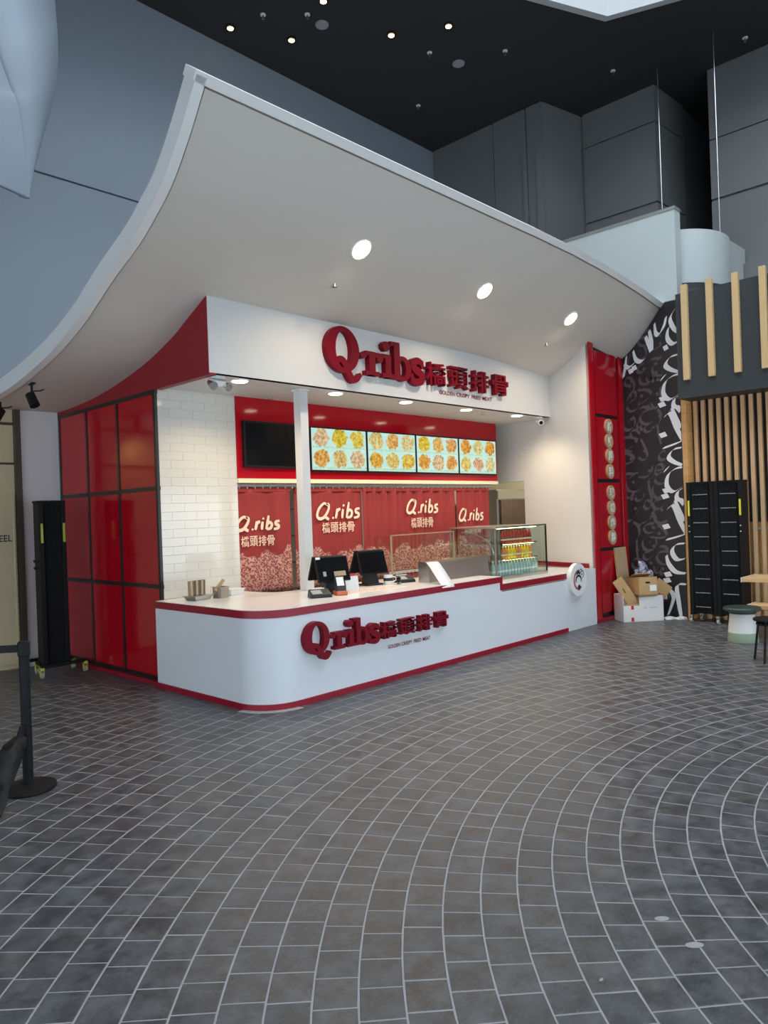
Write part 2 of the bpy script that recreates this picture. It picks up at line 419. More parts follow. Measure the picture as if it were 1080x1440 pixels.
TXT = {}
def text_geo(s, offset=0.0, extrude=0.0, res=3):
    key = (s, offset, extrude)
    if key in TXT: return TXT[key]
    cu = bpy.data.curves.new('txt', 'FONT'); cu.body = s; cu.size = 1.0; cu.offset = offset; cu.extrude = extrude; cu.resolution_u = res
    ob = bpy.data.objects.new('txt', cu); COL.objects.link(ob); bpy.context.view_layer.update()
    me = bpy.data.meshes.new_from_object(ob.evaluated_get(bpy.context.evaluated_depsgraph_get()))
    V = [tuple(v.co) for v in me.vertices]; Fc = [tuple(p.vertices) for p in me.polygons]
    bpy.data.objects.remove(ob); bpy.data.curves.remove(cu); bpy.data.meshes.remove(me)
    TXT[key] = (V, Fc); return TXT[key]
def text_mb(s, x0, x1, z0, z1, offset=0.0, extrude=0.0, mapf=None):
    """text fitted to a rectangle, in (x, depth, z)"""
    V, Fc = text_geo(s, offset, extrude)
    xs = [p[0] for p in V]; ys = [p[1] for p in V]; a, b = min(xs), max(xs); c, d = min(ys), max(ys)
    mb = MB(); mb.add([(x0 + (p[0]-a)/(b-a)*(x1-x0), -p[2], z0 + (p[1]-c)/(d-c)*(z1-z0)) for p in V], Fc)
    if mapf: mb.xf(mapf)
    return mb

# ================================================================== STRUCTURE
# ---- floor: concentric rings of slate-look tiles round a centre in front of the kiosk
CXF, CYF, PITCH, TLEN = 4.925, -1.155, 0.1624, 0.171
floor = struct('floor', MB().box(-9, 14.5, -9, 9.6, -0.12, -0.0012), 'floor_grout', 'floor of dark grey tiles laid in concentric rings with pale joints')
def in_view(p):
    d = Vector(p) - Vector((0, 0, CAM_H)); f = d.dot(fwd)
    if f < 0.3: return None
    x = d.dot(c_r)/f*F_PX; y = d.dot(c_u)/f*F_PX
    return (f, x, y)
def tile_ok(x, y):
    if x > 3.98 and y > 5.3: return False
    if y > 9.35 or x > 11.0 or (x > 10.8 and y > 4.3): return False
    return -2.5 < x and y > -2.6 and x + y > -0.5
tiles = []
k = 3
while k*PITCH < 15:
    r0, r1 = k*PITCH, (k+1)*PITCH; n = max(6, round(2*PI*(r0+r1)/2/TLEN)); ph = random.random()
    for i in range(n):
        a0, a1 = 2*PI*(i+ph)/n, 2*PI*(i+1+ph)/n; am = (a0+a1)/2; rm = (r0+r1)/2
        x, y = CXF + rm*math.cos(am), CYF + rm*math.sin(am)
        if tile_ok(x, y):
            iv = in_view((x, y, 0)); vis = iv is not None and abs(iv[1]) < 560 and -735 < iv[2]
            tiles.append((iv[0] if vis else 99 + math.hypot(x, y), r0, r1, a0, a1))
    k += 1
tiles.sort()
def tile_geo(r0, r1, a0, a1):
    g, ch = 0.0038, 0.0030
    am = (a0+a1)/2; vs = []
    zj = random.uniform(-0.0002, 0.0004); tx, ty = random.uniform(-.004, .004), random.uniform(-.004, .004)
    for ins, z in ((g, -0.0028), (g, -0.0010), (g+ch, 0.0)):
        for rr, aa, sg in ((r0+ins, a0, 1), (r1-ins, a0, 1), (r1-ins, a1, -1), (r0+ins, a1, -1)):
            a = aa + sg*(ins-0.0008)/rr
            lx, ly = rr*math.cos(a), rr*math.sin(a)
            dz = zj + (tx*(lx-(r0+r1)/2*math.cos(am)) + ty*(ly-(r0+r1)/2*math.sin(am)))*1.0
            vs.append((CXF+lx, CYF+ly, z + (dz if z > -0.002 else 0)))
    fs = [(8,9,10,11)]
    for L in (0, 4):
        for i in range(4): fs.append((L+i, L+(i+1)%4, L+4+(i+1)%4, L+4+i))
    return vs, fs
def tint():
    b = random.uniform(0.86, 1.14); h = random.uniform(-0.05, 0.05)
    return (min(1, .8*b*(1+h)), .8*b, min(1, .8*b*(1-h*0.8)), 1)
def tint_mesh(me, cols):
    at = me.color_attributes.new('tint', 'FLOAT_COLOR', 'CORNER'); i = 0; buf = []
    for p, c in zip(me.polygons, cols): buf += list(c)*p.loop_total
    at.data.foreach_set('color', buf)
for t in tiles[:300]:
    vs, fs = tile_geo(*t[1:]); me = bpy.data.meshes.new('tile'); me.from_pydata(vs, [], fs); finish(me, False)
    tint_mesh(me, [tint()]*len(me.polygons)); me.materials.append(MATS['floor_tile'])
    o = bpy.data.objects.new('tile', me); COL.objects.link(o); o.parent = floor
mb = MB(); cols = []
for t in tiles[300:]:
    vs, fs = tile_geo(*t[1:]); mb.add(vs, fs); cols += [tint()]*len(fs)
me = bpy.data.meshes.new('tile_field'); me.from_pydata(mb.v, [], mb.f); finish(me, False); tint_mesh(me, cols)
me.materials.append(MATS['floor_tile'])
tf = bpy.data.objects.new('tile_field', me); COL.objects.link(tf); tf.parent = floor; tf['kind'] = 'stuff'
ROOTM[floor.name] = Matrix.Identity(4)
for gx, gy, gr, ga in ((2.94, 1.31, 0.020, -0.75), (2.84, 1.14, 0.024, -0.75), (2.42, 1.31, 0.007, 0)):
    pl = [(gx + gr*1.5*math.cos(a)*math.cos(ga) - gr*0.8*math.sin(a)*math.sin(ga), gy + gr*1.5*math.cos(a)*math.sin(ga) + gr*0.8*math.sin(a)*math.cos(ga)) for a in [2*PI*i/14 for i in range(14)]]
    obj('pale_spot', MB().prism(pl, -0.001, 0.0015), 'gum', floor)

# ---- ceiling with an eight-sided skylight opening, white upstand above it
ZC = 8.94
OCT = [(6.0 + 6.05*math.cos(math.radians(43.5+45*i)), 0.8 + 6.05*math.sin(math.radians(43.5+45*i))) for i in range(8)]
def ceil_mb(z0, z1):
    outer = [(17.3, 9.4), (-7, 9.4), (-7, -7), (17.3, -7)]
    mb = MB()
    for z in (z0, z1):
        tri = tessellate_polygon([[Vector((a, b, 0)) for a, b in outer], [Vector((a, b, 0)) for a, b in OCT]])
        allp = outer + OCT; mb.add([(a, b, z) for a, b in allp], [tuple(t) for t in tri])
    return mb
struct('ceiling', ceil_mb(ZC, ZC+0.15), 'ceiling_dark', 'high charcoal ceiling over the whole hall', recalc=False)
mb = MB()
big = [(6.0 + (x-6.0)*1.02, 0.8 + (y-0.8)*1.02) for x, y in OCT]
mb.ring_prism(big, OCT, ZC-0.02, ZC+3.6, axis='z')
struct('trim_1', mb, 'skylight_white', 'pale white upstand round the skylight opening in the dark ceiling')

struct('wall_added_left', MB().box(-7, 1.21, 9.38, 9.5, 0, 3.12), 'wall_added_dark', 'unseen dark brown wall added left of the cupboard door to darken reflections')  # added out of view so the glossy red panels mirror something dark
struct('wall_shade_front', MB().box(-7.2, -7.0, -7, 9.4, 2.7, ZC), 'wall_bluegrey', 'unseen header wall added behind the camera to darken the upper hall')  # added out of view; cuts daylight on the upper hall walls
struct('wall_shade_east', MB().box(14.5, 14.7, -7.0, -1.9, 2.6, ZC), 'wall_grey', 'unseen header wall added at the far right to darken the upper hall')  # added out of view; keeps the hall darker near the ceiling
struct('wall_shade_entry', MB().box(-7.0, 17.3, -7.2, -7.0, 2.7, ZC), 'wall_bluegrey', 'unseen header wall added over the open hall side to block high daylight')  # added behind the camera to hold daylight off the upper walls
# ---- blue-grey hall wall behind the kiosk (y = 9.4) with one joint line
wb = struct('wall_back', MB().box(-7, 11.9, 9.4, 9.6, 3.0, 6.10).box(-7, 11.9, 9.4, 9.6, 6.128, ZC), 'wall_bluegrey', 'tall blue-grey painted wall rising behind the white canopy')
obj('joint_backing', MB().box(-7, 11.9, 9.45, 9.59, 6.09, 6.14), 'wall_bluegrey', wb)
# ---- far wall: stepped grey blocks
FW = [(11.72, 9.4), (11.72, 6.88), (12.72, 6.66), (12.72, 5.30), (13.75, 5.22), (17.0, 5.20), (17.0, 9.4)]
wf = struct('wall_far', MB().prism(FW, 3.1, ZC), 'wall_grey', 'stepped grey panelled wall blocks under the dark ceiling')
obj('recess_back', MB().box(17.0, 17.2, 4.3, 5.4, 4.8, ZC), 'wall_grey', wf)
obj('recess_floor', MB().box(12.9, 17.2, 4.3, 5.3, 4.8, 4.95), 'wall_grey', wf)
def blk(x0, x1, y0, y1, z0, z1, nm='panel'): obj(nm, MB().box(x0, x1, y0, y1, z0, z1), 'wall_grey', wf)
for z0, z1 in ((3.1, 6.90), (6.935, 8.30), (8.325, ZC)):
    blk(12.68, 12.725, 5.30, 6.62, z0, z1)
    obj('panel', MB().prism([(12.68, 5.262), (13.73, 5.182), (13.73, 5.225), (12.68, 5.305)], z0, z1), 'wall_grey', wf)
for z0, z1 in ((3.1, 6.78), (6.805, ZC)): blk(11.68, 11.725, 7.975, 9.39, z0, z1)
blk(11.68, 11.725, 7.315, 7.925, 3.1, ZC)
for z0, z1 in ((3.1, 6.48), (6.505, ZC)): blk(11.68, 11.725, 7.035, 7.205, z0, z1)
blk(11.65, 11.725, 7.22, 7.30, 3.1, ZC-0.02, 'pilaster_strip'); blk(11.65, 11.725, 6.88, 7.02, 3.1, ZC-0.02, 'pilaster_strip')
blk(11.66, 11.725, 7.935, 7.965, 3.1, ZC-0.02, 'pilaster_strip')
wc = struct('wall_far_right', MB().box(12.995, 17.0, -2.0, 4.46, 2.5, ZC), 'wall_grey', 'grey panelled wall block beside the deep dark recess')
for z0, z1 in ((2.5, 5.52), (5.56, 6.73), (6.77, 7.75), (7.772, ZC)):
    obj('panel', MB().box(12.95, 13.0, -2.0, 4.46, z0, z1), 'wall_grey', wc)
obj('ledge', MB().box(12.80, 12.955, -2.0, 4.2, 5.0, 5.52), 'wall_grey', wc)

# ---- right wall: black calligraphy mural below, pale parapet above
wr = struct('wall_right', MB().box(10.86, 11.06, 4.27, 5.4, 0, 6.0).box(10.86, 11.06, 5.4, 7.6, 4.3, 6.0), 'parapet_pale', 'pale grey-white parapet wall rising above the canopy end')
obj('coping', MB().box(10.85, 11.07, 4.26, 7.6, 5.985, 6.03), 'grey_metal', wr)
# curved pale balcony front beside the parapet
arc = []
for i in range(15):
    a = math.radians(190 + 100*i/14); arc.append((11.95 + 0.88*math.cos(a), 4.72 + 0.80*math.sin(a)))
arc_in = [(11.95 + (x-11.95)*0.9, 4.72 + (y-4.72)*0.9) for x, y in arc]
cb = struct('wall_curved', MB().prism(arc + [(12.9, 3.95), (12.9, 4.05)] + arc_in[::-1], 4.98, 5.78), 'parapet_pale', 'short curved pale balcony front beside the parapet', smooth=True)
obj('underside', MB().prism([(x, y) for x, y in arc] + [(12.9, 3.95), (12.9, 5.2), (11.07, 5.2)], 4.90, 4.975), 'charcoal_board', cb)

# ---- curved bulkhead hanging top left
C1 = [(2.9,7.11,9.2),(2.98,7.02,8.0),(3.03,6.97,6.66),(3.04,6.96,6.32),(3.03,6.97,5.98),(3.0,7.0,5.72),(2.93,7.08,5.42),(2.86,7.15,5.09),(2.79,7.22,4.8)]
C2 = [(1.77,6.27,7.96),(1.9,6.12,6.77),(2.06,5.96,5.68),(2.14,5.87,5.25),(2.2,5.82,5.0),(2.23,5.78,4.87),(2.26,5.75,4.49),(2.26,5.75,4.33),(2.25,5.76,4.18)]
def rail(C, n=32):
    C = smooth_path(C, 6); return C
R1, R2 = rail(C1), rail(C2)
R3 = [(x-1.6, y+1.0, max(z, 4.6)+0.4) for x, y, z in R2]
n = len(R1)
mb = MB().add(R1 + R2, [(i, i+1, n+i+1, n+i) for i in range(n-1)])
bh = struct('wall_bulkhead', mb, 'wall_bluegrey', 'blue-grey curved bulkhead sweeping down from the ceiling', smooth=True)
so = bh.modifiers.new('thick', 'SOLIDIFY'); so.thickness = 0.06; so.offset = 0
un = obj('underside', MB().add(R2 + R3, [(i, i+1, n+i+1, n+i) for i in range(n-1)]), 'wall_bluegrey', bh, smooth=True)
so = un.modifiers.new('thick', 'SOLIDIFY'); so.thickness = 0.04; so.offset = 0

# ---- left corner: white wall with skirting, service door
wl = struct('wall_corner', MB().box(3.47, 3.98, 9.33, 9.5, 0, 3.12), 'white_paint', 'plain white wall beside the red panel wall')
obj('skirting', MB().box(3.475, 3.96, 9.315, 9.335, 0, 0.13), 'white_paint', wl)
dr = struct('door_1', MB().box(1.2, 3.45, 9.36, 9.5, 0, 3.12), 'cream_door', 'cream cupboard door lettered HOSE REEL beside the white wall')
obj('door_frame', MB().box(3.41, 3.475, 9.29, 9.5, 0, 3.1), 'brown_frame', dr)
obj('door_frame', MB().box(1.2, 3.41, 9.33, 9.37, 2.915, 2.945), 'brown_frame', dr)
obj('door_frame', MB().box(1.2, 3.41, 9.335, 9.37, 2.44, 2.465), 'brown_frame', dr)
lf = obj('door_leaf', MB().box(2.48, 3.395, 9.335, 9.365, 0.05, 2.10), 'cream_door', dr, bevel=0.004)
obj('moulding', MB().box(3.37, 3.385, 9.318, 9.34, 0.05, 2.07), 'cream_door', dr)
obj('moulding', MB().box(2.48, 3.385, 9.318, 9.34, 2.06, 2.073), 'cream_door', dr)
obj('lettering', text_mb('HOSE REEL', 2.86, 3.35, 1.52, 1.60, 0.012).xf(lambda p: Vector((p.x, 9.331, p.z))), 'black_frame', dr)

# ---- red panel side wall of the kiosk (x = 3.94)
SX = 3.94
ws_ = struct('wall_side', MB().box(SX+0.02, SX+0.14, 7.075, 9.33, 0, 3.08), 'black_frame', 'kiosk side wall of glossy red panels in black framing')
zr = [0.06, 1.02, 2.04, 3.04]; yc_ = [6.97, 7.78, 8.54, 9.29]
for a in range(3):
    for b in range(3):
        obj('red_panel', MB().box(SX+0.002, SX+0.03, yc_[b]+0.022, yc_[b+1]-0.022, zr[a]+0.02, zr[a+1]-0.02), 'red_gloss', ws_, bevel=0.003)
for z in zr: obj('frame_rail', MB().box(SX-0.008, SX+0.025, 6.94, 9.31, z-0.022, z+0.022), 'black_frame', ws_)
for y in yc_: obj('frame_stile', MB().box(SX-0.006, SX+0.025, y-0.020, y+0.020, 0.04, 3.06), 'black_frame', ws_)
obj('kick_strip', MB().box(SX-0.05, SX+0.02, 6.946, 9.3, 0, 0.04), 'red_trim', ws_)

# canopy underside height along y, with a slight droop to the far end
PROF = [(4.50,4.86),(4.75,4.54),(5.01,4.27),(5.27,4.10),(5.54,3.955),(5.95,3.80),(6.3,3.645),(6.6,3.515),(7.18,3.34),(8.0,3.19),(8.73,3.12),(9.4,3.10)]
def droop(x): return 0.22*max(0.0, (x-7.5)/3.3)**2
def zcan(y, x=0):
    P = PROF
    for i in range(len(P)-1):
        if P[i][0] <= y <= P[i+1][0]:
            t = (y-P[i][0])/(P[i+1][0]-P[i][0]); return P[i][1]*(1-t) + P[i+1][1]*t - droop(x)
    return (P[0][1] if y < P[0][0] else P[-1][1]) - droop(x)
# red gable infill above the panels, white fascia in front, soffit inside
ys_ = [5.95 + (9.33-5.95)*i/24 for i in range(25)]
mb = MB().prism([(y, 3.06) for y in ys_][::-1] + [(y, zcan(y)+0.02) for y in ys_], SX, SX+0.08, axis='x')
# prism axis x gives (h, a, b)
obj('gable_infill', mb, 'red_matte', ws_)
xs_ = [SX+0.004 + (10.06-SX)*i/20 for i in range(21)]
mb = MB().prism([(x, 3.08) for x in xs_] + [(x, zcan(5.95, x)+0.04) for x in xs_][::-1], 5.945, 6.02, axis='y')
fa = struct('wall_fascia', mb, 'white_paint', 'white fascia board over the kiosk counter carrying the sign')
sf = struct('ceiling_soffit', MB().prism([(SX+0.09, 5.95), (10.02, 5.95), (10.45, 7.4), (10.45, 9.3), (SX+0.09, 9.3)], 3.08, 3.13), 'white_paint', 'white soffit ceiling inside the kiosk')

# ---- tiled wall left of the opening
TY = 6.95
wt = struct('wall_tiled', MB().box(SX+0.01, 4.93, TY+0.006, TY+0.12, 0, 3.08), 'grout_white', 'white gloss tiled wall beside the serving opening')
tg = {}
row = 0; z = 0.885
while z < 3.07:
    z1 = min(z+0.0905, 3.079); x = SX+0.012 - (0.145 if row % 2 else 0)
    while x < 4.928:
        a, b = max(x, SX+0.012), min(x+0.29, 4.928)
        if b - a > 0.02:
            key = (round(b-a, 3), round(z1-z, 4))
            if key not in tg:
                wd, hh = b-a-0.001, z1-z-0.0015
                q = MB().add([(0,0,0),(wd,0,0),(wd,0,hh),(0,0,hh),(.003,-.003,.003),(wd-.003,-.003,.003),(wd-.003,-.003,hh-.003),(.003,-.003,hh-.003)],
                             [(4,5,6,7),(0,1,5,4),(1,2,6,5),(2,3,7,6),(3,0,4,7)])
                me = bpy.data.meshes.new('wall_tile'); me.from_pydata(q.v, [], q.f); finish(me, False)
                me.flip_normals() if me.polygons[0].normal.y > 0 else None
                me.materials.append(MATS['tile_white']); tg[key] = me
            o = bpy.data.objects.new('wall_tile', tg[key]); COL.objects.link(o); o.parent = wt
            o.location = (a, TY+0.006, z); o.rotation_euler = (random.uniform(-.004, .004), 0, random.uniform(-.003, .003))
        x += 0.29
    z = z1; row += 1

# ---- slanted white wall on the right of the kiosk, with the kitchen doorway in it
dv = Vector((0.56, 1.95, 0)).normalized(); nv = Vector((dv.y, -dv.x, 0))
def slant(t, off=0.0): p = Vector((9.80, 5.16, 0)) + dv*t + nv*off; return (p.x, p.y)
L1, L2 = 1.47, 2.3
mb = MB()
q = [slant(0), slant(L1), slant(L1, 0.12), slant(0, 0.12)]
def sl_strip(t0, t1, z0, top=None, N=8):
    for i in range(N):
        a, b = t0+(t1-t0)*i/N, t0+(t1-t0)*(i+1)/N
        pa, pb, pc, pd = slant(a), slant(b), slant(b, .12), slant(a, .12)
        za, zb = (min(zcan(pa[1], pa[0]), 4.2)+0.02, min(zcan(pb[1], pb[0]), 4.2)+0.02) if top is None else (top, top)
        mb.hexa([(*pa, z0), (*pb, z0), (*pc, z0), (*pd, z0)], [(*pa, za), (*pb, zb), (*pc, zb), (*pd, za)])
sl_strip(0.055, L1, 0); sl_strip(L1, L2, 2.14)
wi = struct('wall_inner', mb, 'white_paint', 'plain white angled wall at the far end of the counter')
# ---- kitchen behind
kb = struct('wall_kitchen', MB().box(4.1, 13.2, 9.0, 9.1, 0, 3.08), 'kitchen_wall', 'kitchen back wall seen past the curtains')
obj('return_wall', MB().box(12.6, 12.7, 5.4, 9.0, 0, 3.08), 'kitchen_wall', kb)
obj('kitchen_ceiling', MB().box(10.4, 12.7, 6.2, 9.0, 2.9, 3.0), 'kitchen_wall', kb)

# ---- red pilaster between the kiosk and the mural
PY = 5.17
wp = struct('wall_pilaster', MB().box(9.925, 10.86, PY+0.02, PY+0.2, 0, 4.14), 'black_frame', 'tall red panelled pilaster between kiosk and mural')
obj('stile', MB().box(9.80, 9.935, PY-0.02, PY-0.002, 0, 4.12), 'red_gloss', wp, bevel=0.004)
obj('stile', MB().box(10.72, 10.855, PY-0.02, PY+0.03, 0, 4.0), 'red_gloss', wp, bevel=0.004)
pz_ = [0.10, 1.05, 2.06, 3.02, 3.99]
for i in range(4): obj('red_panel', MB().box(9.99, 10.67, PY, PY+0.03, pz_[i]+0.025, pz_[i+1]-0.025), 'red_panel', wp, bevel=0.004)
obj('kick_strip', MB().box(9.80, 10.85, PY-0.025, PY+0.02, 0, 0.06), 'red_trim', wp)

# ---- timber corner and battened wall on the right
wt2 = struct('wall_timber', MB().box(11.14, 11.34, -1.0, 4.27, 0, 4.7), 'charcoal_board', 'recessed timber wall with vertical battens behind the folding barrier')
obj('corner_core', MB().box(10.865, 11.2, 4.20, 4.268, 0, 4.3), 'wood_block', wt2)
z = 0.0
while z < 4.2:
    obj('wood_block', MB().box(10.845, 10.87, 4.195, 4.268, z+0.004, z+0.126), 'wood_block', wt2)
    obj('wood_block', MB().box(10.87, 11.12, 4.185, 4.205, z+0.004, z+0.126), 'wood_block', wt2)
    z += 0.13
r = 0; z = 0.0
while z < 1.28:
    y = 4.18 - (0.14 if r % 2 else 0)
    if r % 2: obj('wood_block', MB().box(11.10, 11.15, y+0.003, 4.18, z+0.003, z+0.113), 'wood_block', wt2)
    while y > 0.6:
        obj('wood_block', MB().box(11.10, 11.15, y-0.277, y-0.003, z+0.003, z+0.113), 'wood_block', wt2); y -= 0.28
    z += 0.116; r += 1
obj('rail', MB().box(11.06, 11.15, 0.35, 4.18, 1.28, 1.315), 'grey_metal', wt2)
for i in range(34):
    yb = 4.13 - 0.109*i
    obj('batten', MB().box(11.00, 11.07, yb-0.026, yb+0.026, 0.0, 3.3), 'wood_batten', wt2, bevel=0.003)
# charcoal fascia board with pale battens
wd = struct('wall_sign_board', MB().box(10.58, 11.3, -1.0, 4.19, 3.17, 4.66), 'charcoal_board', 'charcoal fascia board with pale wooden battens above the timber wall')
obj('lower_band', MB().box(10.565, 10.6, -1.0, 4.195, 3.17, 3.46), 'charcoal_board', wd)
for i in range(12):
    yb = 4.05 - 0.342*i
    obj('batten', MB().box(10.515, 10.585, yb-0.042, yb+0.042, 3.42, 4.76), 'wood_batten_pale', wd, bevel=0.004)

# ---- mural: flat print on the wall face x = 10.86
def mural_y(s): return 5.165 - s
mpoly = [(mural_y(0), 0.0), (mural_y(0.89), 0.0)] + [(mural_y(0.89 - 0.89*i/10), zcan(mural_y(0.89-0.89*i/10), 10.85) + 0.03) for i in range(11)]
mu = obj('mural_print', MB().prism(mpoly, 10.852, 10.862, axis='x'), 'mural_black', wr)
mu['label'] = 'black calligraphy mural print'
def nib(pts, wdt, ang, sc, ox, oz, rot=0.0, flip=1):
    """calligraphic ribbon: a flat nib of fixed angle swept along a smooth path"""
    P = smooth_path(pts, 5); ca, sa = math.cos(rot), math.sin(rot); nx, nz = math.cos(ang)*wdt/2, math.sin(ang)*wdt/2
    V = []; n = len(P)
    for i, (x, y) in enumerate(P):
        x *= flip; X, Y = (x*ca - y*sa)*sc + ox, (x*sa + y*ca)*sc + oz
        t = 0.55 + 0.45*math.sin(PI*min(1, (i+1)/n*1.05))
        V += [(X-nx*t, Y-nz*t), (X+nx*t, Y+nz*t)]
    return V, [(2*i, 2*i+1, 2*i+3, 2*i+2) for i in range(n-1)]
GL = {
 'bowl': [[(-.45,.35),(-.5,-.05),(-.25,-.42),(.1,-.45),(.4,-.2),(.45,.2),(.3,.5)], [(0,.15),(.02,.12)]],
 'hook': [[(-.5,.25),(-.2,.42),(.15,.32),(.5,.3)], [(.45,.32),(0,.15),(-.35,-.15),(-.3,-.55),(.1,-.75),(.5,-.6)]],
 'loop': [[(.1,.5),(-.25,.3),(-.2,0),(.15,0),(.3,.28),(.1,.5),(-.1,.48)], [(.28,.2),(.25,-.25),(-.1,-.6),(-.45,-.65)]],
 'ain': [[(.35,.55),(.0,.65),(-.25,.4),(-.05,.15),(.4,.2)], [(.1,.15),(-.4,-.05),(-.5,-.45),(-.15,-.75),(.4,-.65)]],
 'reh': [[(.25,.5),(.35,.1),(.1,-.35),(-.4,-.5)]],
 'knot': [[(-.5,-.1),(-.2,.05),(.1,.45),(.4,.4),(.35,.05),(0,-.05),(-.3,-.3),(-.1,-.6),(.3,-.55),(.5,-.2)]],
 'wave': [[(-.6,.2),(-.5,-.1),(-.3,-.1),(-.25,.2),(-.2,-.1),(0,-.12),(.05,.22),(.1,-.1),(.35,-.15),(.6,.1),(.55,.35)]],
 'alif': [[(.05,.75),(0,.2),(.02,-.6)]],
 'kaf': [[(.55,.6),(-.1,.35),(.2,.1),(.4,-.3),(0,-.45),(-.6,-.4)]],
 'lam': [[(.3,.8),(.25,0),(.1,-.45),(-.25,-.5),(-.45,-.15)]],
}
def dot(w_, ang, ox, oz):
    ca, sa = math.cos(ang), math.sin(ang); h = w_/2
    return [(ox+(a*ca-b*sa)*h, oz+(a*sa+b*ca)*h) for a, b in ((-1,-1),(1,-1),(1,1),(-1,1))], [(0,1,2,3)]
rr = random.Random(21)
def clip_ok(V):
    for s, z_ in V:
        if not (0.005 < s < 0.885 and 0.02 < z_ < zcan(mural_y(s), 10.85) - 0.0): return False
    return True
gm = MB(); names = list(GL); lay = 0
z_ = 0.12; i = 0
while z_ < 4.2:
    for s0 in (0.10, 0.34, 0.56):
        s = s0 + rr.uniform(-.05, .05); zz = z_ + rr.uniform(-.06, .06) + (0.1 if s0 == 0.34 else 0)
        g = GL[names[i % len(names)]]; i += 3 if i % 2 else 1
        sc = rr.uniform(0.21, 0.27); ro = rr.uniform(-.6, .6); fl = 1
        for st in g:
            V, Fs = nib(st, 0.055, math.radians(50), sc, s, zz, ro, fl)
            lay += 1
            if clip_ok(V) or True:
                V2 = [(min(max(a, .004), .64), b) for a, b in V]
                V2 = [(a, min(b, zcan(mural_y(a), 10.85)-0.01)) for a, b in V2]
                gm.add([(10.8512 - 0.000004*lay, mural_y(a), b) for a, b in V2], Fs)
        V, Fs = dot(0.045, math.radians(45)+rr.uniform(-.2, .2), s + rr.uniform(-.02, .08), zz + rr.uniform(-.1, .1))
        lay += 1
        V = [(min(max(a, .004), .64), b) for a, b in V]; V = [(a, min(b, zcan(mural_y(a), 10.85)-0.01)) for a, b in V]
        gm.add([(10.8512 - 0.000004*lay, mural_y(a), b) for a, b in V], Fs)
    z_ += 0.285
gp = obj('grey_calligraphy', gm, 'mural_grey', wr, recalc=False)
wm = MB(); lay = 0
def white(strokes, wdt=0.062, ang=46, dz=0.0):
    global lay
    for st in strokes:
        lay += 1
        V, Fs = nib(st, wdt, math.radians(ang), 1.0, 0, 0) if len(st) > 1 else dot(0.07, math.radians(20), *st[0])
        if dz: V = [(a, b+dz) for a, b in V]
        else: V = [(.60+(a-.69)*1.45, b) for a, b in V]
        V = [(min(a, .886), b) for a, b in V]
        wm.add([(10.8500 - 0.00001*lay, mural_y(a), b) for a, b in V], Fs)
def unit(z0):
    """one repeat of the border script, about 1.25 m tall"""
    white([[(.70,z0+.02),(.74,z0+.03),(.84,z0+.07),(.90,z0+.10)], [(.90,z0+.10),(.84,z0+.30),(.78,z0+.52),(.72,z0+.47)],
           [(.885,z0+.28),(.84,z0+.42),(.80,z0+.60)], [(.70,z0+.21)], [(.89,z0+.52),(.85,z0+.60),(.78,z0+.56)],
           [(.87,z0+.78),(.78,z0+.72),(.72,z0+.82),(.74,z0+.98),(.82,z0+1.06),(.89,z0+1.07)],
           [(.89,z0+.58),(.82,z0+.62),(.83,z0+.72),(.88,z0+.76)],
           [(.70,z0+.66)], [(.715,z0+.745)],
           [(.89,z0+1.10),(.80,z0+1.16),(.75,z0+1.24),(.80,z0+1.34),(.89,z0+1.36)], [(.74,z0+1.09),(.70,z0+1.02)]])
white([[(.69,.04),(.75,.30),(.71,.42)], [(.82,.03),(.80,.24),(.79,.48),(.885,.50)], [(.69,.55)], [(.70,.64)],
       [(.885,.66),(.78,.68),(.71,.80),(.69,.92)], [(.885,.88),(.80,.86),(.75,.98),(.79,1.08),(.885,1.10)]])
unit(1.14); unit(2.50)
white([[(.885,3.92),(.80,3.90),(.73,4.00),(.75,4.14),(.83,4.20)], [(.70,3.86)], [(.88,4.06),(.82,4.14),(.78,4.28),(.86,4.40)],
       [(.70,4.24),(.62,4.08),(.56,4.10),(.545,4.25)], [(.72,4.31),(.68,4.16),(.60,4.06)], [(.40,4.08),(.46,3.92),(.47,3.84)], [(.46,4.16),(.49,3.98),(.50,3.86)],
       [(.42,3.80),(.33,3.72),(.24,3.76),(.20,3.90)], [(.22,3.72),(.12,3.66),(.05,3.72)], [(.03,3.52),(.06,3.66),(.09,3.84)], [(.15,3.60)], [(.21,3.64)]], 0.075, 46, 0.13)
wm.v = [(x, y, min(z, zcan(y, 10.85)-0.008)) for x, y, z in wm.v]
obj('white_calligraphy', wm, 'mural_white', wr, recalc=False)

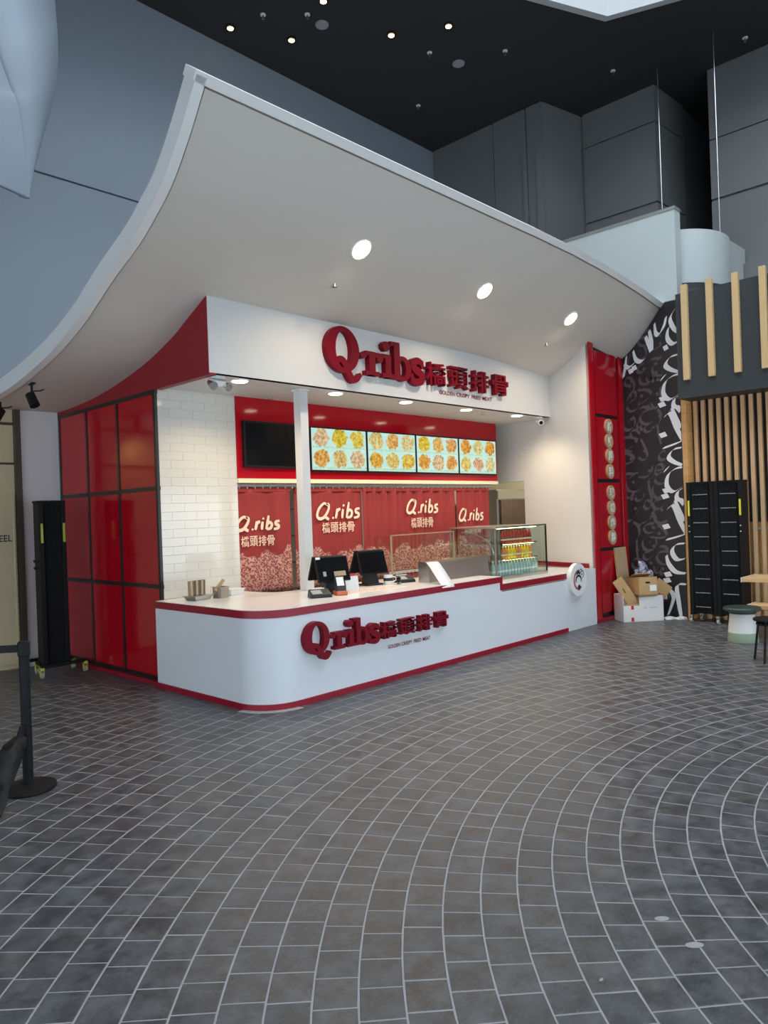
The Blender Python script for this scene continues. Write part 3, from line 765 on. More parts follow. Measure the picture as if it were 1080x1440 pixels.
# ================================================================== CANOPY
cn = thing('kiosk_canopy', 'large white curved canopy sweeping up over the kiosk counter', 'canopy', (2.97, 9.4, 3.10))
SP = smooth_path(PROF, 4)
NRM = []
for i in range(len(SP)):
    a, b = SP[max(i-1,0)], SP[min(i+1,len(SP)-1)]; dy, dz = b[0]-a[0], b[1]-a[1]; l = math.hypot(dy, dz); NRM.append((-dz/l, dy/l))
XS = [2.98, 4.5, 6.0, 7.5, 8.3, 9.0, 9.6, 10.2, 10.86]
def can_strip(x_list, off0, off1, i0=0, i1=None, SP=SP):
    """closed slab following the canopy curve between normal offsets"""
    idx = list(range(i0, (len(SP) if i1 is None else i1)))
    mb = MB(); nx = len(x_list); m = len(idx); vs = []
    for off in (off0, off1):
        for x in x_list:
            for i in idx:
                vs.append((x, SP[i][0] + NRM[i][0]*off, SP[i][1] + NRM[i][1]*off - droop(x)))
    fs = []; S = nx*m
    g = lambda l, a, b: l*S + a*m + b
    for a in range(nx-1):
        for b in range(m-1):
            fs += [(g(0,a,b), g(0,a,b+1), g(0,a+1,b+1), g(0,a+1,b)), (g(1,a,b), g(1,a,b+1), g(1,a+1,b+1), g(1,a+1,b))]
        for b in (0, m-1): fs.append((g(0,a,b), g(0,a+1,b), g(1,a+1,b), g(1,a,b)))
    for b in range(m-1):
        for a in (0, nx-1): fs.append((g(0,a,b), g(0,a,b+1), g(1,a,b+1), g(1,a,b)))
    return mb.add(vs, fs)
tl = math.hypot(SP[1][0]-SP[0][0], SP[1][1]-SP[0][1])
SLAB = [tuple(SP[0][a] + (SP[1][a]-SP[0][a])*0.066/tl for a in (0, 1))] + SP[1:]
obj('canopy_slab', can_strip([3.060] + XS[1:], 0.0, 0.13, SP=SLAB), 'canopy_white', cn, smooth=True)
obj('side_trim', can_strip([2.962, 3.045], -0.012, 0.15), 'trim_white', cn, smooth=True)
obj('groove_backing', can_strip([3.03, 3.08], 0.035, 0.05), 'canopy_white', cn)
# front nosing
n0 = NRM[0]; t0 = (n0[1], -n0[0])
fp = lambda a, b, x: (x, SP[0][0] - t0[0]*a + n0[0]*b, SP[0][1] - t0[1]*a + n0[1]*b - droop(x))
mb = MB(); vs = []
XF = [2.948] + XS[1:]
for x in XF:
    vs += [fp(0.025, -0.012, x), fp(0.025, 0.15, x), fp(-0.05, 0.15, x), fp(-0.05, -0.012, x)]
fs = []
for a in range(len(XF)-1):
    for b in range(4): fs.append((a*4+b, a*4+(b+1)%4, a*4+4+(b+1)%4, a*4+4+b))
fs += [(0,1,2,3), tuple(4*(len(XF)-1)+b for b in range(4))]
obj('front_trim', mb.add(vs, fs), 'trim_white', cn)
mb = MB(); vs = []
for x in [3.0] + XF[1:]: vs += [fp(-0.03, 0.035, x), fp(-0.09, 0.035, x), fp(-0.09, 0.05, x), fp(-0.03, 0.05, x)]
obj('groove_backing', mb.add(vs, [f for f in fs]), 'canopy_white', cn)

def canopy_normal(y):
    i = min(range(len(SP)), key=lambda j: abs(SP[j][0]-y)); return Vector((0, -NRM[i][0], -NRM[i][1]))   # pointing down/out
WARM = (1.0, 0.80, 0.56)
for j, (x, y) in enumerate(((5.10, 5.03), (7.13, 5.04), (9.04, 5.00))):
    z = zcan(y, x); nn = canopy_normal(y); p = Vector((x, y, z))
    nm = ['bright recessed downlight in canopy above the big letter Q', 'bright recessed downlight in canopy between its two neighbours', 'bright recessed downlight in canopy nearest the calligraphy mural'][j]
    t = thing('downlight', nm, 'light', tuple(p), 0, 'canopy downlights')
    obj('bezel', MB().cyl(p + nn*-0.004, p + nn*0.012, 0.115, 0.11, 24), 'trim_white', t, smooth=True)
    obj('lens', MB().cyl(p + nn*0.008, p + nn*0.020, 0.092, 0.088, 24), 'lamp_warm', t, smooth=True)
    light('downlight_beam', 'SPOT', tuple(p + nn*0.06), 75, WARM, tuple(p + Vector((0, 0.15, -2))), 0.07, 140, 0.8)
for x, y in ((5.10, 5.42), (9.07, 5.40)):
    z = zcan(y, x)
    t = thing('sprinkler_head', 'small sprinkler head under the canopy ' + ('near the big letter Q' if x < 7 else 'near the white end wall'), 'sprinkler', (x, y, z))
    obj('stem', MB().cyl((x, y, z+0.01), (x, y, z-0.035), 0.012, seg=10), 'steel_dull', t)
    obj('plate', MB().cyl((x, y, z-0.035), (x, y, z-0.04), 0.026, seg=12), 'steel_dull', t)
# soffit downlights
SN = ['between emergency light and white column', 'just right of the white column', 'above the second menu screen', 'above the third menu screen', 'by the security camera']
for (x, y), s in zip(((4.41, 6.12), (5.73, 6.14), (6.91, 6.13), (8.15, 6.13), (9.34, 6.10)), SN):
    t = thing('downlight', 'small round downlight in kiosk soffit ' + s, 'light', (x, y, 3.08), 0, 'soffit downlights')
    obj('bezel', MB().cyl((x, y, 3.085), (x, y, 3.068), 0.095, 0.09, 24), 'trim_white', t, smooth=True)
    obj('lens', MB().cyl((x, y, 3.07), (x, y, 3.062), 0.075, seg=24), 'lamp_soffit', t)
    light('soffit_beam', 'SPOT', (x, y, 3.03), 50, (1.0, 0.80, 0.55), (x, y+0.1, 0), 0.06, 150, 0.7)
for x, y, s in ((5.23, 6.69, 'in front of the blank screen'), (8.62, 6.2, 'above the fourth menu screen')):
    t = thing('sprinkler_head', 'tiny sprinkler head in kiosk soffit ' + s, 'sprinkler', (x, y, 3.08))
    obj('stem', MB().cyl((x, y, 3.085), (x, y, 3.045), 0.012, seg=10), 'steel_dull', t)
    obj('plate', MB().cyl((x, y, 3.047), (x, y, 3.040), 0.028, seg=12), 'steel_dull', t)
# emergency twin light on the soffit corner
t = thing('emergency_light', 'white twin-head emergency light under the fascia corner', 'light', (4.10, 6.10, 3.08))
obj('mount', MB().box(4.02, 4.18, 6.03, 6.17, 3.05, 3.085), 'trim_white', t, bevel=0.006)
obj('body', MB().xbox(Matrix.Translation((4.10, 6.06, 3.015)) @ Matrix.Rotation(0.35, 4, 'X'), 0.20, 0.10, 0.06), 'trim_white', t, bevel=0.012)
for sx in (-1, 1): obj('lamp_head', MB().cyl((4.10+sx*0.075, 6.06, 3.01), (4.10+sx*0.085, 5.985, 2.965), 0.034, 0.042, 16), 'silver', t, smooth=True)
# security camera
t = thing('security_camera', 'small white security camera under soffit by the white wall', 'camera', (9.83, 6.02, 3.08))
obj('mount', MB().cyl((9.83, 6.02, 3.085), (9.83, 6.02, 3.05), 0.045, seg=16), 'trim_white', t)
obj('body', MB().cyl((9.86, 6.06, 3.03), (9.78, 5.96, 2.98), 0.042, seg=16), 'trim_white', t, smooth=True)
obj('lens', MB().cyl((9.782, 5.963, 2.981), (9.774, 5.952, 2.976), 0.028, seg=14), 'black_gloss', t)
# track spots on the left edge of the canopy
for (x, y, z, s) in ((3.12, 8.00, 3.185, 'above the folded barrier'), (3.12, 8.90, 3.12, 'nearest the cupboard door')):
    sd = 1 if y < 8.5 else -1
    t = thing('spot_light', 'small black spotlight under canopy edge ' + s, 'light', (x, y, z))
    obj('stem', MB().cyl((x, y, z+0.02), (x, y, z-0.10), 0.013, seg=8).box(x-0.02, x+0.02, y-0.05, y+0.05, z-0.005, z+0.02), 'black_satin', t)
    obj('arm', MB().tube([(x, y, z-0.075), (x+0.07, y-0.05, z-0.07), (x+0.10, y-0.07, z-0.055)], 0.007, 6), 'black_satin', t)
    obj('head', MB().cyl((x-0.005, y+0.04*sd, z-0.10), (x+(0.02 if sd > 0 else -0.05), y-0.02*sd+(0 if sd > 0 else 0.05), z-0.23), 0.048, 0.052, 16), 'black_satin', t, smooth=True)
light('door_spot_offscreen', 'SPOT', (3.065, 8.975, 2.875), 24, (1.0, 0.72, 0.34), (2.85, 9.36, 2.5), 0.04, 85, 0.9)

# ---- ceiling fittings
CL = [((6.53,8.98),'nearest the blue-grey wall'),((7.36,8.58),'beside a round ceiling speaker'),((8.38,7.46),'middle one of the group'),((8.85,6.73),'nearest the skylight'),((7.14,7.61),'closest to the canopy tip')]
for (x, y), s in CL:
    t = thing('ceiling_downlight', 'warm pinpoint downlight in dark ceiling ' + s, 'light', (x, y, ZC), 0, 'warm ceiling downlights')
    obj('bezel', MB().cyl((x, y, ZC+0.01), (x, y, ZC-0.02), 0.075, seg=16), 'black_satin', t)
    obj('lens', MB().cyl((x, y, ZC-0.018), (x, y, ZC-0.028), 0.045, seg=14), 'lamp_ceiling', t)
    light('ceiling_beam', 'SPOT', (x, y, ZC-0.05), 30, (1.0, 0.72, 0.42), (x, y, 0), 0.05, 70, 0.6)
for (x, y), s in (((7.47, 8.01), 'among the lit downlights'), ((9.71, 7.21), 'apart from the lit downlights')):
    t = thing('ceiling_speaker', 'round grey ceiling speaker ' + s, 'speaker', (x, y, ZC))
    obj('rim', MB().cyl((x, y, ZC+0.01), (x, y, ZC-0.02), 0.10, 0.095, 24), 'grey_plastic', t); obj('grille', MB().cyl((x, y, ZC-0.015), (x, y, ZC-0.026), 0.085, seg=24), 'grey_plastic', t)
for (x, y), s in (((7.17,7.99),'beside the round speaker'),((9.15,7.35),'between speaker and downlight'),((9.99,6.5),'below the skylight edge'),((11.77,5.56),'above the stepped grey wall'),((10.17,8.47),'above the canopy front edge'),((12.49,3.71),'above the grey panelled block'),((6.71,8.43),'near the blue-grey wall')):
    t = thing('sprinkler_head', 'tiny white sprinkler in dark ceiling ' + s, 'sprinkler', (x, y, ZC))
    obj('rose', MB().cyl((x, y, ZC+0.01), (x, y, ZC-0.015), 0.04, seg=14), 'trim_white', t); obj('stem', MB().cyl((x, y, ZC-0.01), (x, y, ZC-0.07), 0.016, seg=8), 'steel', t)
for x, y, z0, s in ((12.24, 5.01, 5.0, 'in front of the stepped grey blocks'), (11.99, 4.02, 4.9, 'beside the black recess')):
    o = obj('hanging_cable', MB().cyl((x, y, z0), (x, y, ZC), 0.009, seg=8), 'silver'); tag(o, 'thin pale cable hanging from ceiling ' + s, 'cable')

# ================================================================== KIOSK JOINERY
XA, YA, RA = 3.86, 5.16, 0.36
def path(off=0.0, x_end=9.8, x_start=None):
    """plan of the counter face, offset inward by off"""
    P = [(XA+off, 6.945)]
    for i in range(13):
        a = PI + (PI/2)*i/12; P.append((XA+RA + (RA-off)*math.cos(a), YA+RA + (RA-off)*math.sin(a)))
    P.append((x_end, YA+off)); return P
def band(z0, z1, o0, o1, x_end): return MB().prism(path(o0, x_end) + path(o1, x_end)[::-1], z0, z1)
XSTEP = 7.44
ct = thing('service_counter', 'white service counter with rounded corner and red kick strip', 'counter', (6.0, YA, 0))
obj('front_panel', band(0.0, 0.70, 0.0, 0.05, 9.79), 'counter_white', ct, smooth=True)
obj('upper_panel', band(0.699, 0.81, 0.0, 0.05, XSTEP), 'counter_white', ct, smooth=True)
obj('end_panel', MB().box(8.97, 9.79, YA, YA+0.05, 0.699, 0.80), 'counter_white', ct)
obj('kick_strip', band(0.0, 0.055, -0.012, 0.02, 8.96), 'red_trim', ct, smooth=True)
wk = thing('worktop', 'white worktop with dark red edge running along the counter', 'worktop', (6.0, YA, 0.81))
top_poly = path(0.004, XSTEP)[0:] + [(XSTEP, 6.35), (5.15, 6.35), (4.99, 6.40), (4.92, 6.55), (4.90, 6.945)]
obj('top_slab', MB().prism(top_poly, 0.812, 0.885), 'worktop_white', wk)
obj('edge_band', band(0.812, 0.880, -0.006, 0.02, XSTEP+0.0), 'red_trim', wk, smooth=True)
obj('low_slab', MB().box(XSTEP, 9.78, YA+0.004, 6.35, 0.72, 0.797), 'worktop_white', wk)
obj('edge_band', MB().box(XSTEP-0.03, 8.97, YA-0.006, YA+0.02, 0.718, 0.79), 'red_trim', wk)
obj('edge_band', MB().box(XSTEP-0.035, XSTEP+0.012, YA-0.0065, YA+0.02, 0.718, 0.880), 'red_trim', wk)
q0, q1 = slant(0.12, -0.012), slant(1.2, -0.012)
obj('edge_band', MB().hexa([(*q0, 0.797), (*q1, 0.797), (q1[0]+.01, q1[1], 0.797), (q0[0]+.01, q0[1], 0.797)], [(*q0, 0.86), (*q1, 0.86), (q1[0]+.01, q1[1], 0.86), (q0[0]+.01, q0[1], 0.86)]), 'red_trim', wk)
# slim white column standing on the worktop
cl = thing('column', 'slim square white column from worktop up to soffit', 'column', (5.28, 6.22, 0.885))
obj('shaft', MB().box(5.225, 5.335, 6.165, 6.275, 0.885, 3.08), 'white_paint', cl, bevel=0.003)
obj('collar', MB().box(5.21, 5.35, 6.15, 6.29, 3.06, 3.08), 'white_paint', cl)
# mortar smear on the floor along the counter corner
P1, P2 = path(-0.012), path(-0.075)
obj('mortar_smear', MB().prism(P1[2:14] + P2[2:14][::-1], -0.002, 0.004), 'mortar', floor)

# red board with screens, above the curtains
rb = thing('screen_board', 'glossy red backboard holding the row of menu screens', 'board', (7.4, TY, 2.15))
obj('board', MB().box(4.93, 10.00, TY-0.01, TY+0.09, 2.15, 3.08), 'red_back', rb)
obj('rail', MB().box(4.93, 10.0, TY-0.02, TY+0.10, 2.10, 2.15), 'label_cream', rb)
tv = thing('screen', 'blank black television screen beside the tiled wall', 'screen', (5.48, TY-0.01, 2.27))
obj('bezel', MB().box(5.00, 5.965, TY-0.055, TY-0.008, 2.275, 2.81), 'black_satin', tv, bevel=0.004)
obj('display', MB().box(5.025, 5.94, TY-0.058, TY-0.05, 2.30, 2.785), 'black_gloss', tv)
for i, s in enumerate(('right beside the white column', 'second from the white column', 'third from the white column', 'nearest the white end wall')):
    x0 = 5.985 + i*0.985
    m_ = thing('menu_screen', 'lit menu screen of fried food pictures, ' + s, 'screen', (x0+0.49, TY-0.01, 2.25), 0, 'lit menu screens')
    obj('bezel', MB().box(x0, x0+0.98, TY-0.055, TY-0.008, 2.245, 2.80), 'black_satin', m_, bevel=0.003)
    obj('display', MB().box(x0+0.018, x0+0.962, TY-0.058, TY-0.05, 2.265, 2.782), 'menu_screen', m_)

# curtain rail and curtains
cr = thing('curtain_rail', 'grey metal curtain rail with white rings under the red board', 'rail', (7.4, TY+0.03, 2.06))
obj('rod', MB().cyl((4.93, TY+0.04, 2.075), (9.86, TY+0.04, 2.075), 0.020, seg=12), 'grey_metal', cr, smooth=True)
for i in range(44):
    xr = 4.98 + i*0.111
    obj('ring', MB().tube([(xr + 0.012*math.sin(a), TY+0.04 + 0.026*math.sin(a)*0.4, 2.068 + 0.030*math.cos(a)) for a in [2*PI*j/8 for j in range(9)]], 0.005, 5), 'trim_white', cr)
def brush(paths, x0, z0, sx, sz, w_, yq):
    mb = MB(); ly = 0
    for pth in paths:
        P = smooth_path(pth, 5); ly += 1
        if len(pth) == 2 and pth[0] == pth[1]:
            pl = ell(pth[0][0], pth[0][1], 0.055, 0.075, 12); mb.add([(x0+a*sx, yq-ly*0.0002, z0+b*sz) for a, b in pl], [tuple(range(12))]); continue
        L, R_ = stroke_poly([(x0+a*sx, z0+b*sz) for a, b in P], lambda t: w_*(0.75+0.35*math.sin(PI*t)))
        n = len(L); mb.add([(a, yq-ly*0.0002, b) for a, b in L] + [(a, yq-ly*0.0002, b) for a, b in R_], [(i, i+1, n+i+1, n+i) for i in range(n-1)])
    return mb
QR = [[(.62,.80),(.40,.95),(.12,.62),(.02,.22),(.14,.04),(.38,.12),(.60,.50),(.66,.84),(.52,.92)], [(.38,.24),(.52,.06),(.64,-.02)],
      [(.86,.06),(.86,.06)], [(1.10,.62),(1.06,.30),(1.00,.02)], [(1.04,.34),(1.14,.52),(1.28,.60)],
      [(1.42,.58),(1.38,.28),(1.36,.02)], [(1.46,.80),(1.46,.80)],
      [(1.76,1.0),(1.68,.50),(1.60,.03)], [(1.66,.36),(1.80,.52),(1.92,.36),(1.84,.10),(1.62,.04)],
      [(2.36,.60),(2.16,.54),(2.14,.38),(2.30,.26),(2.26,.08),(2.02,.02)]]
def curtain(x0, x1, zb, label, seed, text=None, amp=0.016, waves=5):
    t = thing('curtain', label, 'curtain', (x0, TY+0.05, zb), 0, 'red printed curtains')
    mb = MB(); nx, nz = 60, 14; vs = []
    for j in range(nz+1):
        for i in range(nx+1):
            u, v = i/nx, j/nz
            a = amp*(0.55+0.45*v)
            vs.append((x0+(x1-x0)*u, TY+0.05 + a*math.sin(2*PI*(waves*u + seed)) + a*0.5*math.sin(2*PI*(waves*2.3*u + seed*3.1 + 0.2*v)), zb + (2.05-zb)*v))
    fs = [(j*(nx+1)+i, j*(nx+1)+i+1, (j+1)*(nx+1)+i+1, (j+1)*(nx+1)+i) for j in range(nz) for i in range(nx)]
    c_ = obj('cloth', mb.add(vs, fs), 'curtain_red', t, smooth=True)
    so = c_.modifiers.new('thick', 'SOLIDIFY'); so.thickness = 0.003
    obj('top_hem', MB().box(x0, x1, TY+0.05-amp*0.9, TY+0.05+amp*0.9, 2.0, 2.05), 'curtain_red', t)
    if text:
        (ax, az, bx, bz), (cx0, cz0, cx1, cz1) = text
        yq = TY+0.05-amp*1.6-0.004
        obj('script_print', brush(QR, ax, az, (bx-ax)/2.4, (bz-az), 0.036, yq), 'cream_print', t, recalc=False)
        wch = (cx1-cx0)/4
        for i, ch in enumerate('橋頭排骨'):
            obj('character_print', text_mb(ch, cx0+i*wch, cx0+(i+0.92)*wch, cz0, cz1, 0.007).xf(lambda p: Vector((p.x, yq, p.z))), 'cream_print', t, recalc=False)
    return t
curtain(4.89, 5.72, 0.80, 'red printed curtain between tiled wall and white column', 0.1, ((4.91,1.555,5.54,1.72),(4.97,1.37,5.46,1.49)), 0.010, 2)
curtain(5.79, 6.940, 0.80, 'red printed curtain just right of column, behind the left till', 0.35, ((6.12,1.65,6.88,1.86),(6.20,1.475,6.78,1.605)), 0.012, 3)
curtain(6.941, 7.728, 0.80, 'plain-topped red curtain behind the right till, without lettering', 0.6, None, 0.018, 4)
curtain(7.729, 8.955, 0.80, 'red printed curtain with lettering behind the glass guard', 0.15, ((7.80,1.68,8.50,1.885),(7.88,1.475,8.38,1.615)), 0.016, 5)
curtain(8.956, 9.80, 0.80, 'red printed curtain above the glass display case', 0.8, ((9.00,1.535,9.63,1.73),(9.12,1.33,9.56,1.445)), 0.012, 4)

# kitchen bits seen through the gaps
t = thing('oven', 'dark-doored stainless oven in the kitchen doorway', 'oven', (11.75, 7.9, 0))
obj('body', MB().box(11.05, 12.5, 7.7, 8.6, 0.0, 2.05), 'steel_dull', t, bevel=0.006)
obj('door', MB().box(11.12, 12.45, 7.66, 7.70, 0.9, 1.86), 'oven_mesh', t)
obj('control_strip', MB().box(11.05, 12.5, 7.67, 7.70, 1.88, 2.03), 'steel', t)
obj('indicator', MB().box(12.05, 12.16, 7.655, 7.672, 1.93, 1.98), 'indicator_red', t)
t = thing('storage_rack', 'kitchen shelf rack glimpsed in the gap between curtains', 'rack', (5.9, 7.9, 0))
for i in range(5): obj('shelf', MB().box(5.5, 6.5, 7.8, 8.2, 0.35+i*0.36, 0.37+i*0.36), 'steel', t)
for x, y in ((5.5, 7.8), (6.48, 7.8), (5.5, 8.18), (6.48, 8.18)): obj('post', MB().box(x, x+0.02, y, y+0.02, 0, 2.0), 'steel', t)
light('kitchen_lamp', 'AREA', (11.2, 7.2, 2.85), 45, (1.0, 0.90, 0.66), (11.2, 7.2, 0), 0.5)

# ================================================================== SIGN LETTERING
def sign(name, label, X0, Z0, S, yw, dep, cj, gold):
    t = thing(name, label, 'sign', (X0, yw, Z0))
    ya, yb = yw - dep, yw + 0.004
    def put(nm, mb): obj(nm, mb.xf(lambda p: Vector((X0 + p.x*S, p.y, Z0 + p.z*S))), 'letter_red', t, bevel=0)
    E_ = lambda: MB()
    ct_ = [0]
    def nf(): ct_[0] += 1; return ya - 0.0007*(ct_[0] % 7)
    def rect(mb, a, b, c, d): return mb.box(a, b, nf(), yb, c, d)
    m = E_().ring_prism(ell(.25,.235,.25,.255,36), ell(.262,.235,.122,.205,36), nf(), yb)
    L, R_ = stroke_poly(smooth_path([(.10,.045),(.17,.115),(.25,.11),(.32,.0),(.38,-.075),(.45,-.075),(.52,-.01)], 5), lambda u: .075*(0.6+0.55*math.sin(PI*min(1,u*1.05))))
    m.prism(L + R_[::-1], nf(), yb, axis='y'); put('letter_q', m)
    put('dash', E_().prism(ell(.565,.215,.052,.036,18), nf(), yb, axis='y'))
    m = rect(rect(rect(E_(), .655,.755,.0,.27), .60,.82,.0,.048), .60,.70,.222,.27); m.prism(ell(.835,.212,.056,.056,18), nf(), yb, axis='y'); rect(m, .74,.84,.215,.268); put('letter_r', m)
    m = rect(rect(rect(E_(), .925,1.02,.0,.27), .875,1.07,.0,.048), .875,.95,.222,.27); m.prism(ell(.945,.365,.066,.058,8,PI/8), nf(), yb, axis='y'); put('letter_i', m)
    m = rect(rect(E_(), 1.075,1.175,.0,.435), 1.02,1.10,.388,.435); m.ring_prism(ell(1.225,.135,.15,.148,28), ell(1.222,.135,.06,.10,28), nf(), yb); put('letter_b', m)
    L, R_ = stroke_poly(smooth_path([(1.585,.19),(1.565,.245),(1.49,.262),(1.42,.225),(1.44,.165),(1.52,.125),(1.575,.08),(1.55,.018),(1.47,.002),(1.40,.025),(1.385,.09)], 5), lambda u: .055+.05*math.sin(PI*u))
    m = E_().prism(L + R_[::-1], nf(), yb, axis='y'); rect(m, 1.565,1.605,.175,.275); rect(m, 1.37,1.405,-.01,.10); put('letter_s', m)
    for i, ch in enumerate('橋頭排骨'):
        V, Fc = text_geo(ch, 0.016, 0.5)
        xs = [p[0] for p in V]; zs = [p[1] for p in V]; a, b, c, d = min(xs), max(xs), min(zs), max(zs)
        x0, x1 = cj[0] + i*cj[1], cj[0] + i*cj[1] + cj[2]
        mb = MB().add([(X0 + (x0+(p[0]-a)/(b-a)*(x1-x0))*S, ya if p[2] > 0 else yb, Z0 + (cj[3]+(p[1]-c)/(d-c)*(cj[4]-cj[3]))*S) for p in V], Fc)
        obj('character', mb, 'letter_red', t)
        # heavy backing strokes so the character reads as a solid block
        bx0, bx1 = X0+(x0+0.04)*S, X0+(x1-0.03)*S
    gw = gold[1]-gold[0]
    for wd_, u0, u1 in (('GOLDEN', 0, .275), ('CRISPY', .305, .56), ('FRIED', .595, .775), ('MEAT', .81, 1.0)):
        g = text_mb(wd_, gold[0]+u0*gw, gold[0]+u1*gw, gold[2], gold[3], 0.018).xf(lambda p: Vector((X0+p.x*S, yw-0.004, Z0+p.z*S)))
        obj('tagline_word', g, 'letter_red', t, recalc=False)
    return t
sign('fascia_sign', 'raised dark red lettering reading Q ribs on the white fascia', 5.37, 3.275, 1.0, 5.945, 0.070, (1.665, 0.465, 0.385, 0.0, 0.285), (1.98, 3.12, -0.088, -0.036))
sign('counter_sign', 'raised dark red lettering reading Q ribs on the counter front', 4.28, 0.447, 0.594, YA, 0.062, (1.665, 0.465, 0.385, 0.0, 0.28), (1.90, 3.02, -0.20, -0.135))

# round plaques on the pilaster
for i, (ch, z) in enumerate(zip('新鮮原料現切炸製', (2.87, 2.65, 2.43, 2.20, 1.88, 1.66, 1.44, 1.22))):
    wrd = ('topmost of the upper four', 'second of the upper four', 'third of the upper four', 'lowest of the upper four', 'topmost of the lower four', 'second of the lower four', 'third of the lower four', 'lowest of the lower four')[i]
    t = thing('plaque', 'round bronze plaque with pale character on red pilaster, ' + wrd, 'plaque', (10.345, PY, z), 0, 'plaques on the red pilaster')
    obj('disc', MB().cyl((10.345, PY+0.002, z), (10.345, PY-0.025, z), 0.112, seg=28), 'plate_bronze', t, smooth=True)
    obj('character', text_mb(ch, 10.275, 10.415, z-0.07, z+0.07, 0.024).xf(lambda p: Vector((p.x, PY-0.028, p.z))), 'plate_text', t, recalc=False)
# round emblem board on the counter end
t = thing('emblem_disc', 'round white emblem disc mounted on the counter end', 'sign', (9.20, YA, 0.69))
obj('disc', MB().cyl((9.20, YA+0.002, 0.69), (9.20, YA-0.055, 0.69), 0.225, seg=48), 'trim_white', t, smooth=True)
yq = YA-0.057
def flat(pl, y): return MB().add([(a, y, b) for a, b in pl], [tuple(range(len(pl)))])
rg = MB(); N = 30
for a in range(N):
    a0, a1 = math.radians(95 + 215*a/N), math.radians(95 + 215*(a+1)/N)
    rg.add([(9.19+.135*math.cos(q)*.95, yq, .685+.135*math.sin(q)) for q in (a0, a1)] + [(9.19+.105*math.cos(q)*.95, yq, .685+.105*math.sin(q)) for q in (a1, a0)], [(0,1,2,3)])
obj('emblem_ring', rg, 'emblem_red', t, recalc=False)
hb = [(9.195+.085*math.cos(math.radians(a)), .685+.075*math.sin(math.radians(a))) for a in range(200, -21, -10)] + [(9.195+.060*math.cos(math.radians(a)), .672+.058*math.sin(math.radians(a))) for a in range(-20, 201, 10)]
obj('emblem_mark', MB().add([(a, yq-0.0004, b) for a, b in hb], [(i, i+1, len(hb)-2-i, len(hb)-1-i) for i in range(len(hb)//2-1)]), 'emblem_black', t, recalc=False)
obj('emblem_mark', flat([(9.135,.755),(9.165,.81),(9.19,.835),(9.235,.79),(9.255,.75),(9.20,.772)], yq-0.0004), 'emblem_black', t, recalc=False)
obj('emblem_mark', flat([(9.165,.60),(9.205,.625),(9.24,.605),(9.22,.545),(9.20,.535)], yq-0.0004), 'emblem_black', t, recalc=False)
for sgn in ([(9.24,.775),(9.29,.80),(9.34,.79),(9.335,.74),(9.30,.705)], [(9.22,.80),(9.27,.83),(9.31,.80)], [(9.27,.765),(9.30,.75),(9.31,.78)]):
    L, R_ = stroke_poly(smooth_path(sgn, 5), lambda u: .012); n = len(L)
    obj('emblem_mark', MB().add([(a, yq-0.0004, b) for a, b in L] + [(a, yq-0.0004, b) for a, b in R_], [(i, i+1, n+i+1, n+i) for i in range(n-1)]), 'emblem_black', t, recalc=False)

# ================================================================== ON THE COUNTER
ZT = 0.885
def till(x, y, rz, label, flap, sticker):
    t = thing('till', label, 'till', (x, y, ZT), rz, 'tills on the counter')
    kw = dict(world=False)
    obj('base', MB().box(-.11, .11, -.09, .10, 0, .02), 'dark_plastic', t, bevel=0.006, **kw)
    obj('neck', MB().hexa([(-.085,-.05,.015),(.085,-.05,.015),(.085,.07,.015),(-.085,.07,.015)], [(-.07,-.01,.17),(.07,-.01,.17),(.07,.06,.17),(-.07,.06,.17)]), 'dark_plastic', t, bevel=0.006, **kw)
    M = Matrix.Translation((0, -.035, .255)) @ Matrix.Rotation(math.radians(-17), 4, 'X')
    sc = obj('customer_screen', MB().xbox(M, .385, .030, .265), 'black_satin', t, bevel=0.008, **kw)
    d = obj('display', MB().xbox(M @ Matrix.Translation((0, -.0155, 0)), .355, .004, .235), 'black_gloss', sc, **kw)
    M2 = Matrix.Translation((0, .10, .265)) @ Matrix.Rotation(math.radians(24), 4, 'X')
    obj('cashier_screen', MB().xbox(M2, .375, .028, .27), 'black_satin', t, bevel=0.008, **kw)
    if flap: obj('hood', MB().xbox(Matrix.Translation((0, .035, .393)), .36, .10, .012), 'dark_plastic', t, bevel=0.003, **kw)
    if sticker:
        obj('sticker', MB().xbox(M @ Matrix.Translation((-.16, -.018, .118)), .05, .003, .025), 'paper', sc, **kw)
        obj('sticker', MB().xbox(M @ Matrix.Translation((-.11, -.018, -.05)), .035, .003, .05), 'grey_plastic', sc, **kw)
        obj('sticker', MB().xbox(M @ Matrix.Translation((.07, -.018, -.055)), .14, .003, .05), 'packet_tan', sc, **kw)
    return t
till(5.18, 5.72, math.radians(-12), 'black till with stickers on its screen, beside the white column', False, True)
till(6.00, 5.95, math.radians(-8), 'black two-screen till with plain screen, beside the glass guard', True, False)

